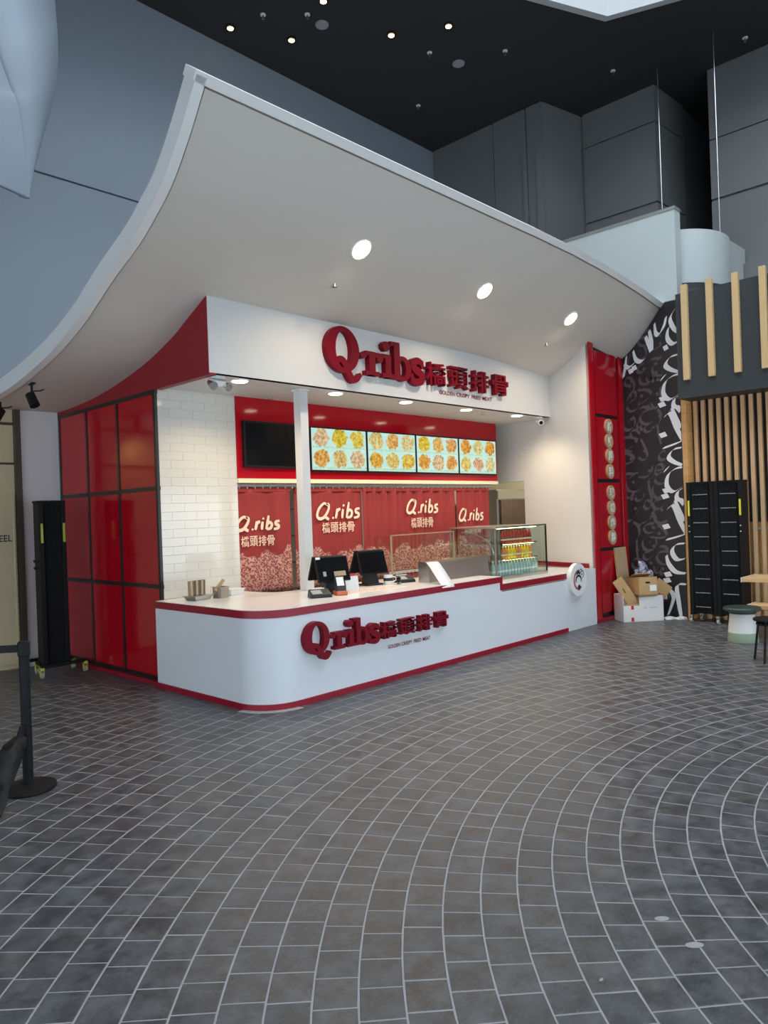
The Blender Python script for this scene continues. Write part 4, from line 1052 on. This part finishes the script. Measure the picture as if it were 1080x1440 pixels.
def card_reader(x, y, rz, label):
    t = thing('card_reader', label, 'card reader', (x, y, ZT), rz, 'card readers')
    obj('body', MB().hexa([(-.085,-.055,0),(.085,-.055,0),(.085,.055,0),(-.085,.055,0)], [(-.08,-.05,.028),(.08,-.05,.028),(.08,.05,.062),(-.08,.05,.062)]), 'dark_plastic', t, world=False, bevel=0.006)
    obj('screen', MB().add([(-.07,-.045,.032),(.01,-.045,.032),(.01,.02,.0545),(-.07,.02,.0545)], [(0,1,2,3)]), 'grey_plastic', t, world=False, recalc=False)
    obj('receipt', MB().box(-.06, .05, .045, .065, .05, .066), 'paper', t, world=False)
    t.scale = (1.3, 1.3, 1.3)
    return t
card_reader(4.88, 5.56, math.radians(-25), 'dark grey card reader lying beside the white column')
card_reader(6.41, 5.80, math.radians(-20), 'dark grey card reader lying beside the glass guard')
t = thing('payment_terminal', 'upright payment terminal with orange base and paper strip', 'payment terminal', (5.13, 5.53, ZT), math.radians(-25))
M = Matrix.Translation((0, 0, .075)) @ Matrix.Rotation(math.radians(-28), 4, 'X')
obj('body', MB().xbox(M, .085, .035, .165), 'dark_plastic', t, world=False, bevel=0.01)
obj('screen', MB().xbox(M @ Matrix.Translation((0, -.018, .03)), .06, .003, .075), 'paper', t, world=False)
obj('foot', MB().box(-.048, .048, -.055, .055, 0, .035), 'orange_plastic', t, world=False, bevel=0.008)
t.scale = (1.25, 1.25, 1.25)
t = thing('table_card', 'white printed card leaning between the two tills', 'card', (5.50, 5.74, ZT), math.radians(-20))
M = Matrix.Translation((0, 0, .075)) @ Matrix.Rotation(math.radians(-14), 4, 'X')
obj('card', MB().xbox(M, .15, .003, .155), 'text_sheet', t, world=False)
obj('stand', MB().hexa([(-.05,0,0),(.05,0,0),(.05,.06,0),(-.05,.06,0)], [(-.05,.012,.05),(.05,.012,.05),(.05,.02,.05),(-.05,.02,.05)]), 'grey_plastic', t, world=False)
t = thing('red_box', 'small red packet standing behind the right till', 'packet', (5.71, 5.99, ZT), math.radians(-10))
obj('carton', MB().box(-.05, .05, -.03, .03, 0, .15), 'tape_red', t, world=False, bevel=0.004); obj('flap', MB().box(-.048, .048, -.031, .0, .148, .156), 'red_trim', t, world=False)
t = thing('mug', 'white mug with dark pattern beside the right till', 'mug', (6.16, 5.83, ZT))
obj('cup', MB().lathe([(.045,0),(.052,.01),(.054,.11),(.049,.11),(.046,.015)], (6.16,5.83,ZT), 20), 'worktop_white', t, smooth=True)
obj('handle', MB().tube([(6.205,5.80,ZT+.085),(6.24,5.785,ZT+.075),(6.24,5.785,ZT+.04),(6.205,5.80,ZT+.025)], .007, 6), 'worktop_white', t, smooth=True)
obj('pattern', MB().cyl((6.16,5.83,ZT+.04),(6.16,5.83,ZT+.075), .0555, seg=20, caps=False), 'dark_plastic', t)
t = thing('stamp', 'small black and chrome stamp beside the white mug', 'stamp', (6.20, 5.70, ZT))
obj('foot', MB().cyl((6.20,5.70,ZT),(6.20,5.70,ZT+.025), .03, .026, 14), 'chrome', t, smooth=True)
obj('knob', MB().lathe([(.010,.025),(.010,.045),(.024,.06),(.022,.08),(.006,.088)], (6.20,5.70,ZT), 14), 'black_satin', t, smooth=True)
t = thing('counter_mat', 'printed paper mat lying on worktop in front of tills', 'mat', (5.62, 5.60, ZT), math.radians(-3))
obj('sheet', MB().box(-.42, .42, -.13, .13, 0, .002), 'printed_sheet', t, world=False)
obj('border', MB().box(-.43, .43, -.14, .14, -.0003, .001), 'paper', t, world=False)
# papers draped over the edge
t = thing('menu_sheet', 'white printed menu sheet draped from steel unit over counter edge', 'paper', (6.50, 5.3, ZT))
pth = [(5.52, 1.118), (5.46, 1.112), (5.36, 1.04), (5.24, .94), (5.17, .885), (5.148, .855)]
pp = smooth_path(pth, 4); vs = []
for (y, z) in pp: vs += [(6.44 - (5.52-y)*0.38, y, z), (6.44 - (5.52-y)*0.38 + 0.19, y - .02, z)]
o = obj('sheet', MB().add(vs, [(2*i, 2*i+1, 2*i+3, 2*i+2) for i in range(len(pp)-1)]), 'text_sheet', t, smooth=True)
so = o.modifiers.new('thick', 'SOLIDIFY'); so.thickness = 0.002

# steel warming unit with glass guard behind it
t = thing('steel_unit', 'low stainless steel warming unit in front of glass guard', 'warming unit', (7.1, 5.7, ZT))
obj('body', MB().hexa([(6.50,5.50,ZT),(7.68,5.50,ZT),(7.68,5.64,ZT),(6.50,5.64,ZT)], [(6.50,5.53,1.105),(7.68,5.53,1.105),(7.68,5.64,1.105),(6.50,5.64,1.105)]), 'steel_dull', t, bevel=0.004)
obj('lip', MB().box(6.49, 7.69, 5.52, 5.65, 1.105, 1.12), 'steel', t, bevel=0.002)
obj('end_plate', MB().hexa([(6.485,5.49,ZT),(6.50,5.49,ZT),(6.50,5.65,ZT),(6.485,5.65,ZT)], [(6.485,5.52,1.12),(6.50,5.52,1.12),(6.50,5.65,1.12),(6.485,5.65,1.12)]), 'steel', t)
t = thing('glass_guard', 'clear glass guard with thin bronze frame behind steel unit', 'glass screen', (7.1, 6.04, ZT))
obj('pane', MB().box(6.46, 7.66, 6.036, 6.044, ZT, 1.425), 'glass', t)
obj('side_pane', MB().box(6.456, 6.462, 6.04, 6.32, ZT, 1.425), 'glass', t)
for a, b, c, d in ((6.45,6.462,ZT,1.43),(7.65,7.662,ZT,1.43)): obj('post', MB().box(a, b, 6.03, 6.05, c, d), 'packet_tan', t)
obj('top_rail', MB().box(6.45, 7.662, 6.03, 6.05, 1.422, 1.434), 'packet_tan', t)
cans = []
for i in range(8):
    x = 6.53 + i*0.072
    if not cans:
        c0 = thing('drink_can', 'red drink can in the row behind the glass guard', 'can', (x, 6.11, ZT), 0, 'drink cans behind the guard')
        obj('body', MB().lathe([(.026,0),(.032,.008),(.032,.108),(.027,.118)], (0,0,0), 16), 'can_red', c0, world=False, smooth=True)
        obj('lid', MB().lathe([(.027,.117),(.028,.121),(.024,.121)], (0,0,0), 16), 'silver', c0, world=False)
        obj('white_band', MB().cyl((0,0,.072),(0,0,.106), .0325, seg=16, caps=False), 'carton_white', c0, world=False, smooth=True)
        cans.append(c0)
    else:
        c_ = copy_tree(c0); c_.location = (x, 6.11, ZT); c_.rotation_euler[2] = i*1.3

# glass display case on the lower worktop
ZL = 0.797; X0, X1, Y0, Y1, Z1 = 7.72, 8.93, 5.42, 6.16, 1.475
t = thing('display_case', 'glass display case of bottled drinks on the lower worktop', 'display case', (8.3, 5.8, ZL))
obj('base', MB().box(X0, X1, Y0, Y1, ZL, ZL+.035), 'steel', t, bevel=0.003)
obj('top', MB().box(X0, X1, Y0, Y1, Z1-.022, Z1), 'steel', t, bevel=0.003)
for x, y in ((X0, Y0), (X1-.018, Y0), (X0, Y1-.018), (X1-.018, Y1-.018)): obj('corner_post', MB().box(x, x+.018, y, y+.018, ZL+.03, Z1-.02), 'steel_dull' if x < 8 else 'black_satin', t)
obj('front_pane', MB().box(X0+.018, X1-.018, Y0+.003, Y0+.009, ZL+.035, Z1-.022), 'glass', t)
obj('side_pane', MB().box(X0+.003, X0+.009, Y0+.018, Y1-.018, ZL+.035, Z1-.022), 'glass_green', t)
obj('side_pane', MB().box(X1-.009, X1-.003, Y0+.018, Y1-.018, ZL+.035, Z1-.022), 'glass_green', t)
obj('back_panel', MB().box(X0+.018, X1-.018, Y1-.012, Y1-.004, ZL+.035, Z1-.022), 'glass_green', t)
SHZ = (1.045, 1.245)
for z in SHZ:
    obj('shelf', MB().box(X0+.30, X1-.16, Y0+.07, Y1-.02, z-.008, z), 'glass_green', t)
    obj('shelf_edge', MB().box(X0+.30, X1-.16, Y0+.062, Y0+.072, z-.012, z+.002), 'steel', t)
    obj('shelf_light', MB().box(X0+.32, X1-.18, Y0+.10, Y0+.115, z-.020, z-.009), 'led_warm', t)
obj('top_light', MB().box(X0+.20, X1-.10, Y0+.10, Y0+.125, Z1-.036, Z1-.023), 'led_warm', t)
obj('curved_rail', MB().tube([(X0+.02, Y0+.05+.5*(1-math.cos(a)), ZL+.33+.28*math.sin(a)) for a in [PI/2*j/12 for j in range(13)]], .006, 6), 'silver', t)
def bottles(kind, label, grp, z, h, r, mats, n, x0, dx, y, cap):
    first = {}
    for i in range(n):
        mm = mats[i % len(mats)]
        if mm not in first:
            b = thing('bottle', label[mm] if isinstance(label, dict) else label, 'bottle', (x0+i*dx, y, z), 0, grp)
            obj('body', MB().lathe([(r*.9,0),(r,.01),(r,h*.42),(r*.93,h*.46),(r,h*.52),(r*.98,h*.64),(r*.42,h*.84),(r*.40,h*.90)], (0,0,0), 14), mm, b, world=False, smooth=True)
            obj('cap', MB().cyl((0,0,h*.90),(0,0,h), r*.46, seg=12), cap, b, world=False)
            obj('label_band', MB().cyl((0,0,h*.24),(0,0,h*.36), r*1.015, seg=14, caps=False), 'label_cream' if kind != 'w' else 'paper', b, world=False)
            first[mm] = b
        else:
            b = copy_tree(first[mm]); b.location = (x0+i*dx, y, z)
bottles('w', 'clear water bottle on the bottom shelf of glass display case', 'water bottles', ZL+.035, .205, .0275, ['water_clear'], 15, X0+.06, .071, Y0+.10, 'trim_white')
bottles('j', {'juice_orange': 'orange juice bottle on the middle shelf of glass display case', 'juice_yellow': 'yellow juice bottle on the middle shelf of glass display case'}, 'juice bottles', SHZ[0], .165, .028, ['juice_orange', 'juice_orange', 'juice_yellow', 'juice_yellow', 'juice_yellow'], 11, X0+.34, .064, Y0+.13, 'label_cream')
bottles('r', 'dark red drink bottle on the top shelf of glass display case', 'red drink bottles', SHZ[1], .165, .028, ['juice_red'], 11, X0+.34, .064, Y0+.13, 'juice_red')

# napkin tray and tub by the tiled wall
t = thing('steel_tray', 'shallow steel tray on the worktop against the tiled wall', 'tray', (4.15, 6.60, ZT), math.radians(8))
obj('pan', MB().hexa([(-.09,-.07,0),(.09,-.07,0),(.09,.07,0),(-.09,.07,0)], [(-.12,-.095,.045),(.12,-.095,.045),(.12,.095,.045),(-.12,.095,.045)]), 'steel', t, world=False)
obj('rim', MB().box(-.125, .125, -.10, .10, .042, .047), 'steel', t, world=False)
t = thing('cutlery_packets', 'bundle of striped wrapped cutlery packets standing in steel tray', 'packets', (4.15, 6.62, ZT+.047), math.radians(8))
for i in range(6): obj('packet', MB().xbox(Matrix.Translation((-.085+.034*i, .01*(i % 2), .075)) @ Matrix.Rotation(.012*(i-2), 4, 'Y'), .028, .05, .15), 'packet_tan' if i % 2 == 0 else 'packet_dark', t, world=False, bevel=0.004)
t = thing('steel_tub', 'small square steel tub beside the cutlery packets', 'tub', (4.375, 6.53, ZT), math.radians(12))
tb = MB(); 
for a in ((-.06,.06,-.055,-.051,0,.115),(-.06,.06,.051,.055,0,.115),(-.06,-.056,-.055,.055,0,.115),(.056,.06,-.055,.055,0,.115),(-.06,.06,-.055,.055,0,.004)): tb.box(*a)
obj('body', tb, 'steel', t, world=False); 
rt = MB().ring_prism([(-.068,-.063),(.068,-.063),(.068,.063),(-.068,.063)], [(-.057,-.052),(.057,-.052),(.057,.052),(-.057,.052)], .11, .117, axis='z')
obj('rim', rt, 'steel', t, world=False)
obj('wrapped_sticks', MB().xbox(Matrix.Translation((-.02, 0, .13)) @ Matrix.Rotation(.9, 4, 'Y'), .025, .03, .16), 'packet_tan', t, world=False)
t = thing('plastic_tub', 'low clear-white plastic tub near the red curtain', 'tub', (4.62, 6.66, ZT))
obj('body', MB().hexa([(4.54,6.59,ZT),(4.70,6.59,ZT),(4.70,6.72,ZT),(4.54,6.72,ZT)], [(4.53,6.58,ZT+.06),(4.71,6.58,ZT+.06),(4.71,6.73,ZT+.06),(4.53,6.73,ZT+.06)]), 'paper', t, bevel=0.006)
obj('lid', MB().box(4.525, 4.715, 6.575, 6.735, ZT+.058, ZT+.068), 'worktop_white', t, bevel=0.003)

# ================================================================== FOLDING BARRIERS
def barrier(loc, rz, label, wid, dep, slots, feet, hinge):
    t = thing('folding_barrier', label, 'barrier', loc, rz, 'folding barriers')
    kw = dict(world=False); Ht = 1.98; zb = 0.12
    leaves = 2 if slots else 1; lw = wid/leaves
    for l in range(leaves):
        xa = -wid/2 + l*lw; mb = MB(); n = 26; vs = []
        for i in range(n+1):
            x = xa + .05 + (lw-.10)*i/n; y = -dep/2 + (.010 if i % 2 else 0)
            vs += [(x, y, zb), (x, y, Ht-.02), (x, y+.03, zb), (x, y+.03, Ht-.02)]
        fs = []
        for i in range(n): a = 4*i; fs += [(a, a+4, a+5, a+1), (a+2, a+3, a+7, a+6)]
        obj('pleated_panel', mb.add(vs, fs), 'black_satin', t, **kw)
        obj('stile', MB().box(xa, xa+.055, -dep/2-.012, -dep/2+.05, zb-.02, Ht), 'black_satin', t, bevel=0.004, **kw)
        obj('stile', MB().box(xa+lw-.055, xa+lw-.004, -dep/2-.012, -dep/2+.05, zb-.02, Ht-.01), 'black_satin', t, bevel=0.004, **kw)
        obj('top_cap', MB().box(xa, xa+lw-.004, -dep/2-.014, dep/2, Ht-.025, Ht), 'black_satin', t, **kw)
        obj('backing', MB().box(xa+.01, xa+lw-.01, -dep/2+.04, dep/2, zb, Ht-.02), 'black_satin', t, **kw)
        if slots:
            for s in range(9):
                z = 1.80 - s*.198
                o = MB()
                for d in range(9): o.box(xa+.085+d*(lw-.17)/9, xa+.085+(d+.72)*(lw-.17)/9, -dep/2-.004, -dep/2+.004, z-.006, z+.006)
                sl = obj('slot_row', o, 'grey_plastic', t, **kw); sl['kind'] = 'stuff'
    for sx in (-1, 1):
        obj('grab_strip', MB().box(sx*(wid/2-.030)-.012, sx*(wid/2-.030)+.012, -dep/2-.022, -dep/2-.010, 1.50, 1.72), 'yellow' if slots else 'yellow_green', t, **kw)
    if hinge:
        for z in (1.30, 1.22): obj('latch', MB().box(-wid/2-.06, -wid/2+.01, -dep/2-.005, -dep/2+.02, z-.015, z+.015), 'black_satin', t, **kw)
    else:
        for sx in (-1, 1):
            for z in (1.28, 1.36): obj('rivet', MB().cyl((sx*(wid/2-.03), -dep/2-.02, z), (sx*(wid/2-.03), -dep/2-.008, z), .009, seg=8), 'silver', t, **kw)
    for fx, fy in feet:
        f = obj('foot', MB().box(min(fx, 0), max(fx, 0)+.001, fy-.018, fy+.018, .105, .14) if abs(fx) > wid/2 else MB().box(fx-.02, fx+.02, min(fy, 0), max(fy, 0)+.001, .105, .14), 'black_satin', t, **kw)
        c_ = obj('castor', MB().cyl((fx-.014, fy, .035), (fx+.014, fy, .035), .035, seg=18), 'wheel_grey', t, smooth=True, **kw)
        obj('fork', MB().box(fx-.022, fx-.017, fy-.018, fy+.018, .03, .10).box(fx+.017, fx+.022, fy-.018, fy+.018, .03, .10).box(fx-.022, fx+.022, fy-.02, fy+.02, .085, .115), 'yellow_green' if not slots else 'chrome', c_, **kw)
    return t
barrier((10.74, 3.77, 0), math.radians(-90-2), 'black folded barrier with rows of slots, against the timber wall', .76, .22, True, ((-.33,-.20),(.05,-.22),(-.30,.08),(.33,-.20)), False)
barrier((3.52, 8.66, 0), 0, 'black folded barrier standing against the red panel wall', .31, .16, False, ((-.22,-.20),(-.14,.14),(-.20,.36),(.26,.10),(.27,-.20)), True)

# ================================================================== LEFT STANCHION
sx_, sy_ = 1.845, 5.01
t = thing('queue_post', 'black retractable-belt queue post on a round base', 'queue post', (sx_, sy_, 0))
obj('base', MB().lathe([(.165,0),(.17,.008),(.168,.022),(.12,.034),(.04,.042)], (sx_, sy_, 0), 36), 'black_satin', t, smooth=True)
obj('pole', MB().cyl((sx_, sy_, .03), (sx_, sy_, .88), .032, seg=24), 'black_satin', t, smooth=True)
hd = obj('head', MB().lathe([(.034,.86),(.038,.865),(.038,.945),(.032,.955)], (sx_, sy_, 0), 24), 'black_satin', t, smooth=True)
lx = Vector((-0.72, 0.69, 0)).normalized()
e0 = Vector((sx_, sy_, 0)) + lx*0.03; e1 = Vector((sx_, sy_, 0)) + lx*1.3; nn = Vector((-lx.y, lx.x, 0))*.001
obj('belt', MB().hexa([e0+nn+Vector((0,0,.885)), e1+nn+Vector((0,0,.87)), e1-nn+Vector((0,0,.87)), e0-nn+Vector((0,0,.885))], [e0+nn+Vector((0,0,.935)), e1+nn+Vector((0,0,.92)), e1-nn+Vector((0,0,.92)), e0-nn+Vector((0,0,.935))]), 'black_satin', t)
t2 = thing('queue_post', 'black queue post holding the far end of the belt', 'queue post', (e1.x, e1.y, 0))
obj('base', MB().lathe([(.165,0),(.17,.008),(.168,.022),(.12,.034),(.04,.042)], (e1.x, e1.y, 0), 36), 'black_satin', t2, smooth=True)
obj('pole', MB().cyl((e1.x, e1.y, .03), (e1.x, e1.y, .87), .032, seg=24), 'black_satin', t2, smooth=True)
obj('head', MB().lathe([(.034,.85),(.038,.855),(.038,.935),(.032,.945)], (e1.x, e1.y, 0), 24), 'black_satin', t2, smooth=True)
# slumped black cover against the post
t = thing('black_cover', 'crumpled black fabric cover slumped against the queue post', 'cover', (1.60, 4.86, 0))
rg_ = random.Random(5); vs = []; nu, nv = 12, 10
pa, pb = Vector((1.78, 4.95, .34)), Vector((1.42, 4.70, .03))
for j in range(nv+1):
    for i in range(nu+1):
        u, v = i/nu, j/nv; cpt = pa.lerp(pb, u); wdt = .05 + .13*u
        a = 2*PI*v
        h = (.035 + .06*math.sin(PI*min(1, u*1.1)))
        q = cpt + rgt*(-wdt*math.cos(a)*0.3) + Vector((lx.x, lx.y, 0))*wdt*math.cos(a)*0.6 + Vector((0, 0, h*math.sin(a)))
        q += Vector((rg_.uniform(-.008,.008), rg_.uniform(-.008,.008), rg_.uniform(-.010,.010))) if 0 < j < nv else Vector()
        if q.z < 0.006: q.z = 0.006
        vs.append(tuple(q))
fs = [(j*(nu+1)+i, j*(nu+1)+i+1, (j+1)*(nu+1)+i+1, (j+1)*(nu+1)+i) for j in range(nv) for i in range(nu)]
obj('cloth', MB().add(vs, fs), 'black_satin', t, smooth=True)
obj('strap', MB().tube([(1.80, 4.96, .42), (1.76, 4.93, .34), (1.66, 4.88, .25), (1.52, 4.80, .16), (1.38, 4.72, .10)], .018, 8), 'black_satin', t, smooth=True)

# ================================================================== RIGHT: STOOLS, TABLE
t = thing('stool', 'round stool with dark green seat and pale two-tone pedestal', 'stool', (9.42, 3.06, 0))
obj('plinth', MB().lathe([(.168,0),(.172,.008),(.166,.115)], (9.42,3.06,0), 32), 'stool_sage', t, smooth=True)
obj('pedestal', MB().lathe([(.166,.114),(.150,.25),(.140,.345)], (9.42,3.06,0), 32), 'stool_white', t, smooth=True)
obj('collar', MB().lathe([(.150,.34),(.155,.375)], (9.42,3.06,0), 32), 'stool_green', t, smooth=True)
obj('seat', MB().lathe([(.19,.372),(.212,.382),(.214,.402),(.205,.415),(.10,.421)], (9.42,3.06,0), 40), 'stool_green', t, smooth=True)
cxs, cys = 8.40, 2.44
t = thing('metal_stool', 'black metal stool with round seat and thin legs', 'stool', (cxs, cys, 0))
obj('seat', MB().lathe([(.165,.425),(.178,.43),(.178,.448),(.165,.455)], (cxs,cys,0), 32), 'black_satin', t, smooth=True)
obj('apron', MB().lathe([(.14,.385),(.15,.385),(.15,.405),(.14,.405)], (cxs,cys,0), 32), 'black_satin', t, smooth=True)
for a in (172, 262, 352, 82):
    ca, sa = math.cos(math.radians(a)), math.sin(math.radians(a))
    obj('leg', MB().cyl((cxs+.19*ca, cys+.19*sa, 0), (cxs+.135*ca, cys+.135*sa, .43), .012, seg=10), 'black_satin', t, smooth=True)
t = thing('timber_table', 'pale timber table slab with attached bench beside the barrier', 'table', (10.0, 2.6, 0))
obj('table_top', MB().box(9.90, 10.50, 1.2, 3.21, .665, .715), 'wood_table', t, bevel=0.004)
obj('bench_seat', MB().box(9.70, 10.02, 1.2, 3.08, .355, .405), 'wood_table', t, bevel=0.004)
obj('end_trim', MB().box(9.90, 10.50, 3.21, 3.222, .660, .72), 'stool_white', t); obj('end_trim', MB().box(9.70, 10.02, 3.08, 3.092, .350, .41), 'stool_white', t)
obj('frame', MB().box(9.75, 10.45, 2.70, 2.76, .30, .355).box(10.17, 10.23, 2.70, 2.76, .30, .665), 'wood_table', t)
for x in (9.78, 10.36): obj('leg', MB().box(x, x+.06, 2.70, 2.76, 0, .31), 'wood_table', t)
obj('leg', MB().box(10.1, 10.3, 1.3, 1.36, 0, .67), 'wood_table', t)

# ================================================================== CARTONS IN THE CORNER
def open_box(mb, sx, sy, sz, tk=.006, front=None):
    mb.box(-sx/2, sx/2, -sy/2, sy/2, 0, tk); mb.box(-sx/2, -sx/2+tk, -sy/2, sy/2, 0, sz); mb.box(sx/2-tk, sx/2, -sy/2, sy/2, 0, sz); mb.box(-sx/2, sx/2, sy/2-tk, sy/2, 0, sz)
    if front: 
        for a, b, h in front: mb.box(a, b, -sy/2, -sy/2+tk, 0, h)
    else: mb.box(-sx/2, sx/2, -sy/2, -sy/2+tk, 0, sz)
    return mb
rzc = math.radians(-42)
t = thing('white_carton', 'white open carton with red tape standing in the mural corner', 'box', (10.41, 4.82, 0), rzc)
kw = dict(world=False)
obj('walls', open_box(MB(), .60, .34, .385, .007, ((-.30,-.06,.235),(-.06,.30,.385))), 'carton_white', t, **kw)
obj('lining', MB().box(-.29, -.06, -.155, -.15, .01, .26), 'cardboard', t, **kw)
for z in (.20, .03): obj('tape', MB().box(-.185, -.145, -.173, -.169, z-.02, z+.035), 'tape_red', t, **kw)
obj('tape', MB().box(-.06, .305, -.174, -.165, .375, .387), 'tape_red', t, **kw)
obj('handwriting', brush([[(0,0),(.1,.2),(.2,0),(.3,.1)],[(.5,.05),(.65,.12),(.8,.05),(.95,.12),(1.1,.06),(1.25,.12)]], 0.0, .19, .17, .12, .006, -.1725), 'print_grey', t, recalc=False, **kw)
def holed(mb, M, sx, tk, sz, hx, hz, hw, hh, y=0.0):
    """board of thickness tk in the x-z plane with a rectangular hole cut through it"""
    for a, b, c, d in ((-sx/2, hx-hw/2, -sz/2, sz/2), (hx+hw/2, sx/2, -sz/2, sz/2), (hx-hw/2, hx+hw/2, -sz/2, hz-hh/2), (hx-hw/2, hx+hw/2, hz+hh/2, sz/2)):
        mb.xbox(M @ Matrix.Translation(((a+b)/2, y, (c+d)/2)), b-a, tk, d-c)
    return mb
t = thing('brown_carton', 'brown carton with hand hole and label tipped on the white carton', 'box', (10.455, 4.78, .37), rzc + .05)
Mx = Matrix.Translation((0, -.015, .135)) @ Matrix.Rotation(math.radians(-4), 4, 'X')
bw, bd, bh_, tk = .29, .36, .25, .006
mb = holed(MB(), Mx, bw, tk, bh_, 0, .045, .07, .024, -bd/2+tk/2)
mb.xbox(Mx @ Matrix.Translation((0, bd/2-tk/2, 0)), bw, tk, bh_)
for sg in (-1, 1): mb.xbox(Mx @ Matrix.Translation((sg*(bw/2-tk/2), 0, 0)), tk, bd, bh_); mb.xbox(Mx @ Matrix.Translation((0, 0, sg*(bh_/2-tk/2))), bw, bd, tk)
obj('body', mb, 'cardboard', t, **kw)
obj('paper_label', MB().xbox(Mx @ Matrix.Translation((.075, -bd/2-.001, -.035)), .10, .003, .085), 'paper', t, **kw)
obj('flap', MB().xbox(Mx @ Matrix.Translation((0, -.135, -.165)) @ Matrix.Rotation(.85, 4, 'X'), .285, .006, .12), 'cardboard', t, **kw)
obj('flap', MB().xbox(Mx @ Matrix.Translation((0, .03, .150)) @ Matrix.Rotation(1.32, 4, 'X'), .29, .006, .20), 'cardboard', t, **kw)
t = thing('flattened_carton', 'brown carton leaning out of white carton toward the red pilaster', 'box', (10.41, 4.82, 0), rzc)
Mx = Matrix.Translation((-.1735, -.09, .345)) @ Matrix.Rotation(math.radians(-33), 4, 'Y')
obj('panel', holed(MB(), Mx, .16, .03, .64, -.01, .13, .02, .08), 'cardboard', t, **kw)
obj('fold', MB().xbox(Mx @ Matrix.Translation((.076, .028, .05)), .008, .06, .46), 'cardboard', t, **kw)
t = thing('small_carton', 'small brown carton folded flat over the right side of cartons', 'box', (10.655, 4.570, .352), rzc - .05)
Mx = Matrix.Translation((0, 0, .10)) @ Matrix.Rotation(math.radians(38), 4, 'Y')
obj('panel', MB().xbox(Mx, .24, .035, .20), 'cardboard', t, bevel=0.003, **kw)
obj('fold', MB().xbox(Mx @ Matrix.Translation((0, -.021, -.03)), .20, .008, .12), 'cardboard', t, bevel=0.002, **kw)
t = thing('cardboard_sheet', 'tall sheet of dull cardboard leaning on the red pilaster', 'cardboard', (10.53, 5.10, 0), math.radians(-8))
obj('sheet', MB().xbox(Matrix.Translation((0, .0, .53)) @ Matrix.Rotation(math.radians(-5), 4, 'X'), .30, .012, 1.06), 'cardboard_dull', t, **kw)
obj('edge_fold', MB().xbox(Matrix.Translation((-.145, -.012, .53)) @ Matrix.Rotation(math.radians(-5), 4, 'X'), .012, .03, 1.05), 'cardboard', t, **kw)
# crumpled plastic film behind the cartons
t = thing('plastic_bag', 'crumpled clear bluish plastic film behind the brown carton', 'bag', (10.765, 4.88, 0))
rg_ = random.Random(11); bm = bmesh.new(); bmesh.ops.create_icosphere(bm, subdivisions=3, radius=1.0)
mbb = MB(); 
for v in bm.verts:
    s = 1 + rg_.uniform(-.16, .16); v.co = Vector((min(10.765 + v.co.x*.09*s, 10.848), 4.88 + v.co.y*.16*s, max(0.003, .41 + v.co.z*.40*s + .5*v.co.y*.15)))
mbb.add([tuple(v.co) for v in bm.verts], [tuple(v.index for v in f.verts) for f in bm.faces]); bm.free()
obj('film', mbb, 'plastic_film', t)
for (x, y, rz, sx, sy, s) in ((10.675, 4.485, -.6, .18, .12, 'against the white carton'), (10.755, 4.34, -.5, .17, .11, 'at the foot of the mural')):
    t = thing('foam_sheet', 'thin white foam offcut lying on the floor ' + s, 'foam', (x, y, 0), rz, 'foam offcuts')
    obj('slab', MB().prism([(-sx/2,-sy/2),(0,-sy*.6),(sx/2,-sy*.3),(sx*.55,sy*.3),(.05,sy/2),(-sx*.5,sy*.4)], 0, .028), 'foam_white', t, bevel=0.006, **kw)
    obj('offcut', MB().prism([(-sx/4,-sy/4),(sx/4,-sy/5),(sx/5,sy/4),(-sx/5,sy/5)], .028, .042), 'foam_white', t, bevel=0.004, **kw)
t = thing('wall_socket', 'small white socket low on the calligraphy mural', 'socket', (10.85, 4.60, .30))
obj('plate', MB().box(10.838, 10.853, 4.575, 4.625, .27, .35), 'trim_white', t, bevel=0.003); obj('insert', MB().box(10.834, 10.839, 4.588, 4.612, .295, .325), 'grey_plastic', t)
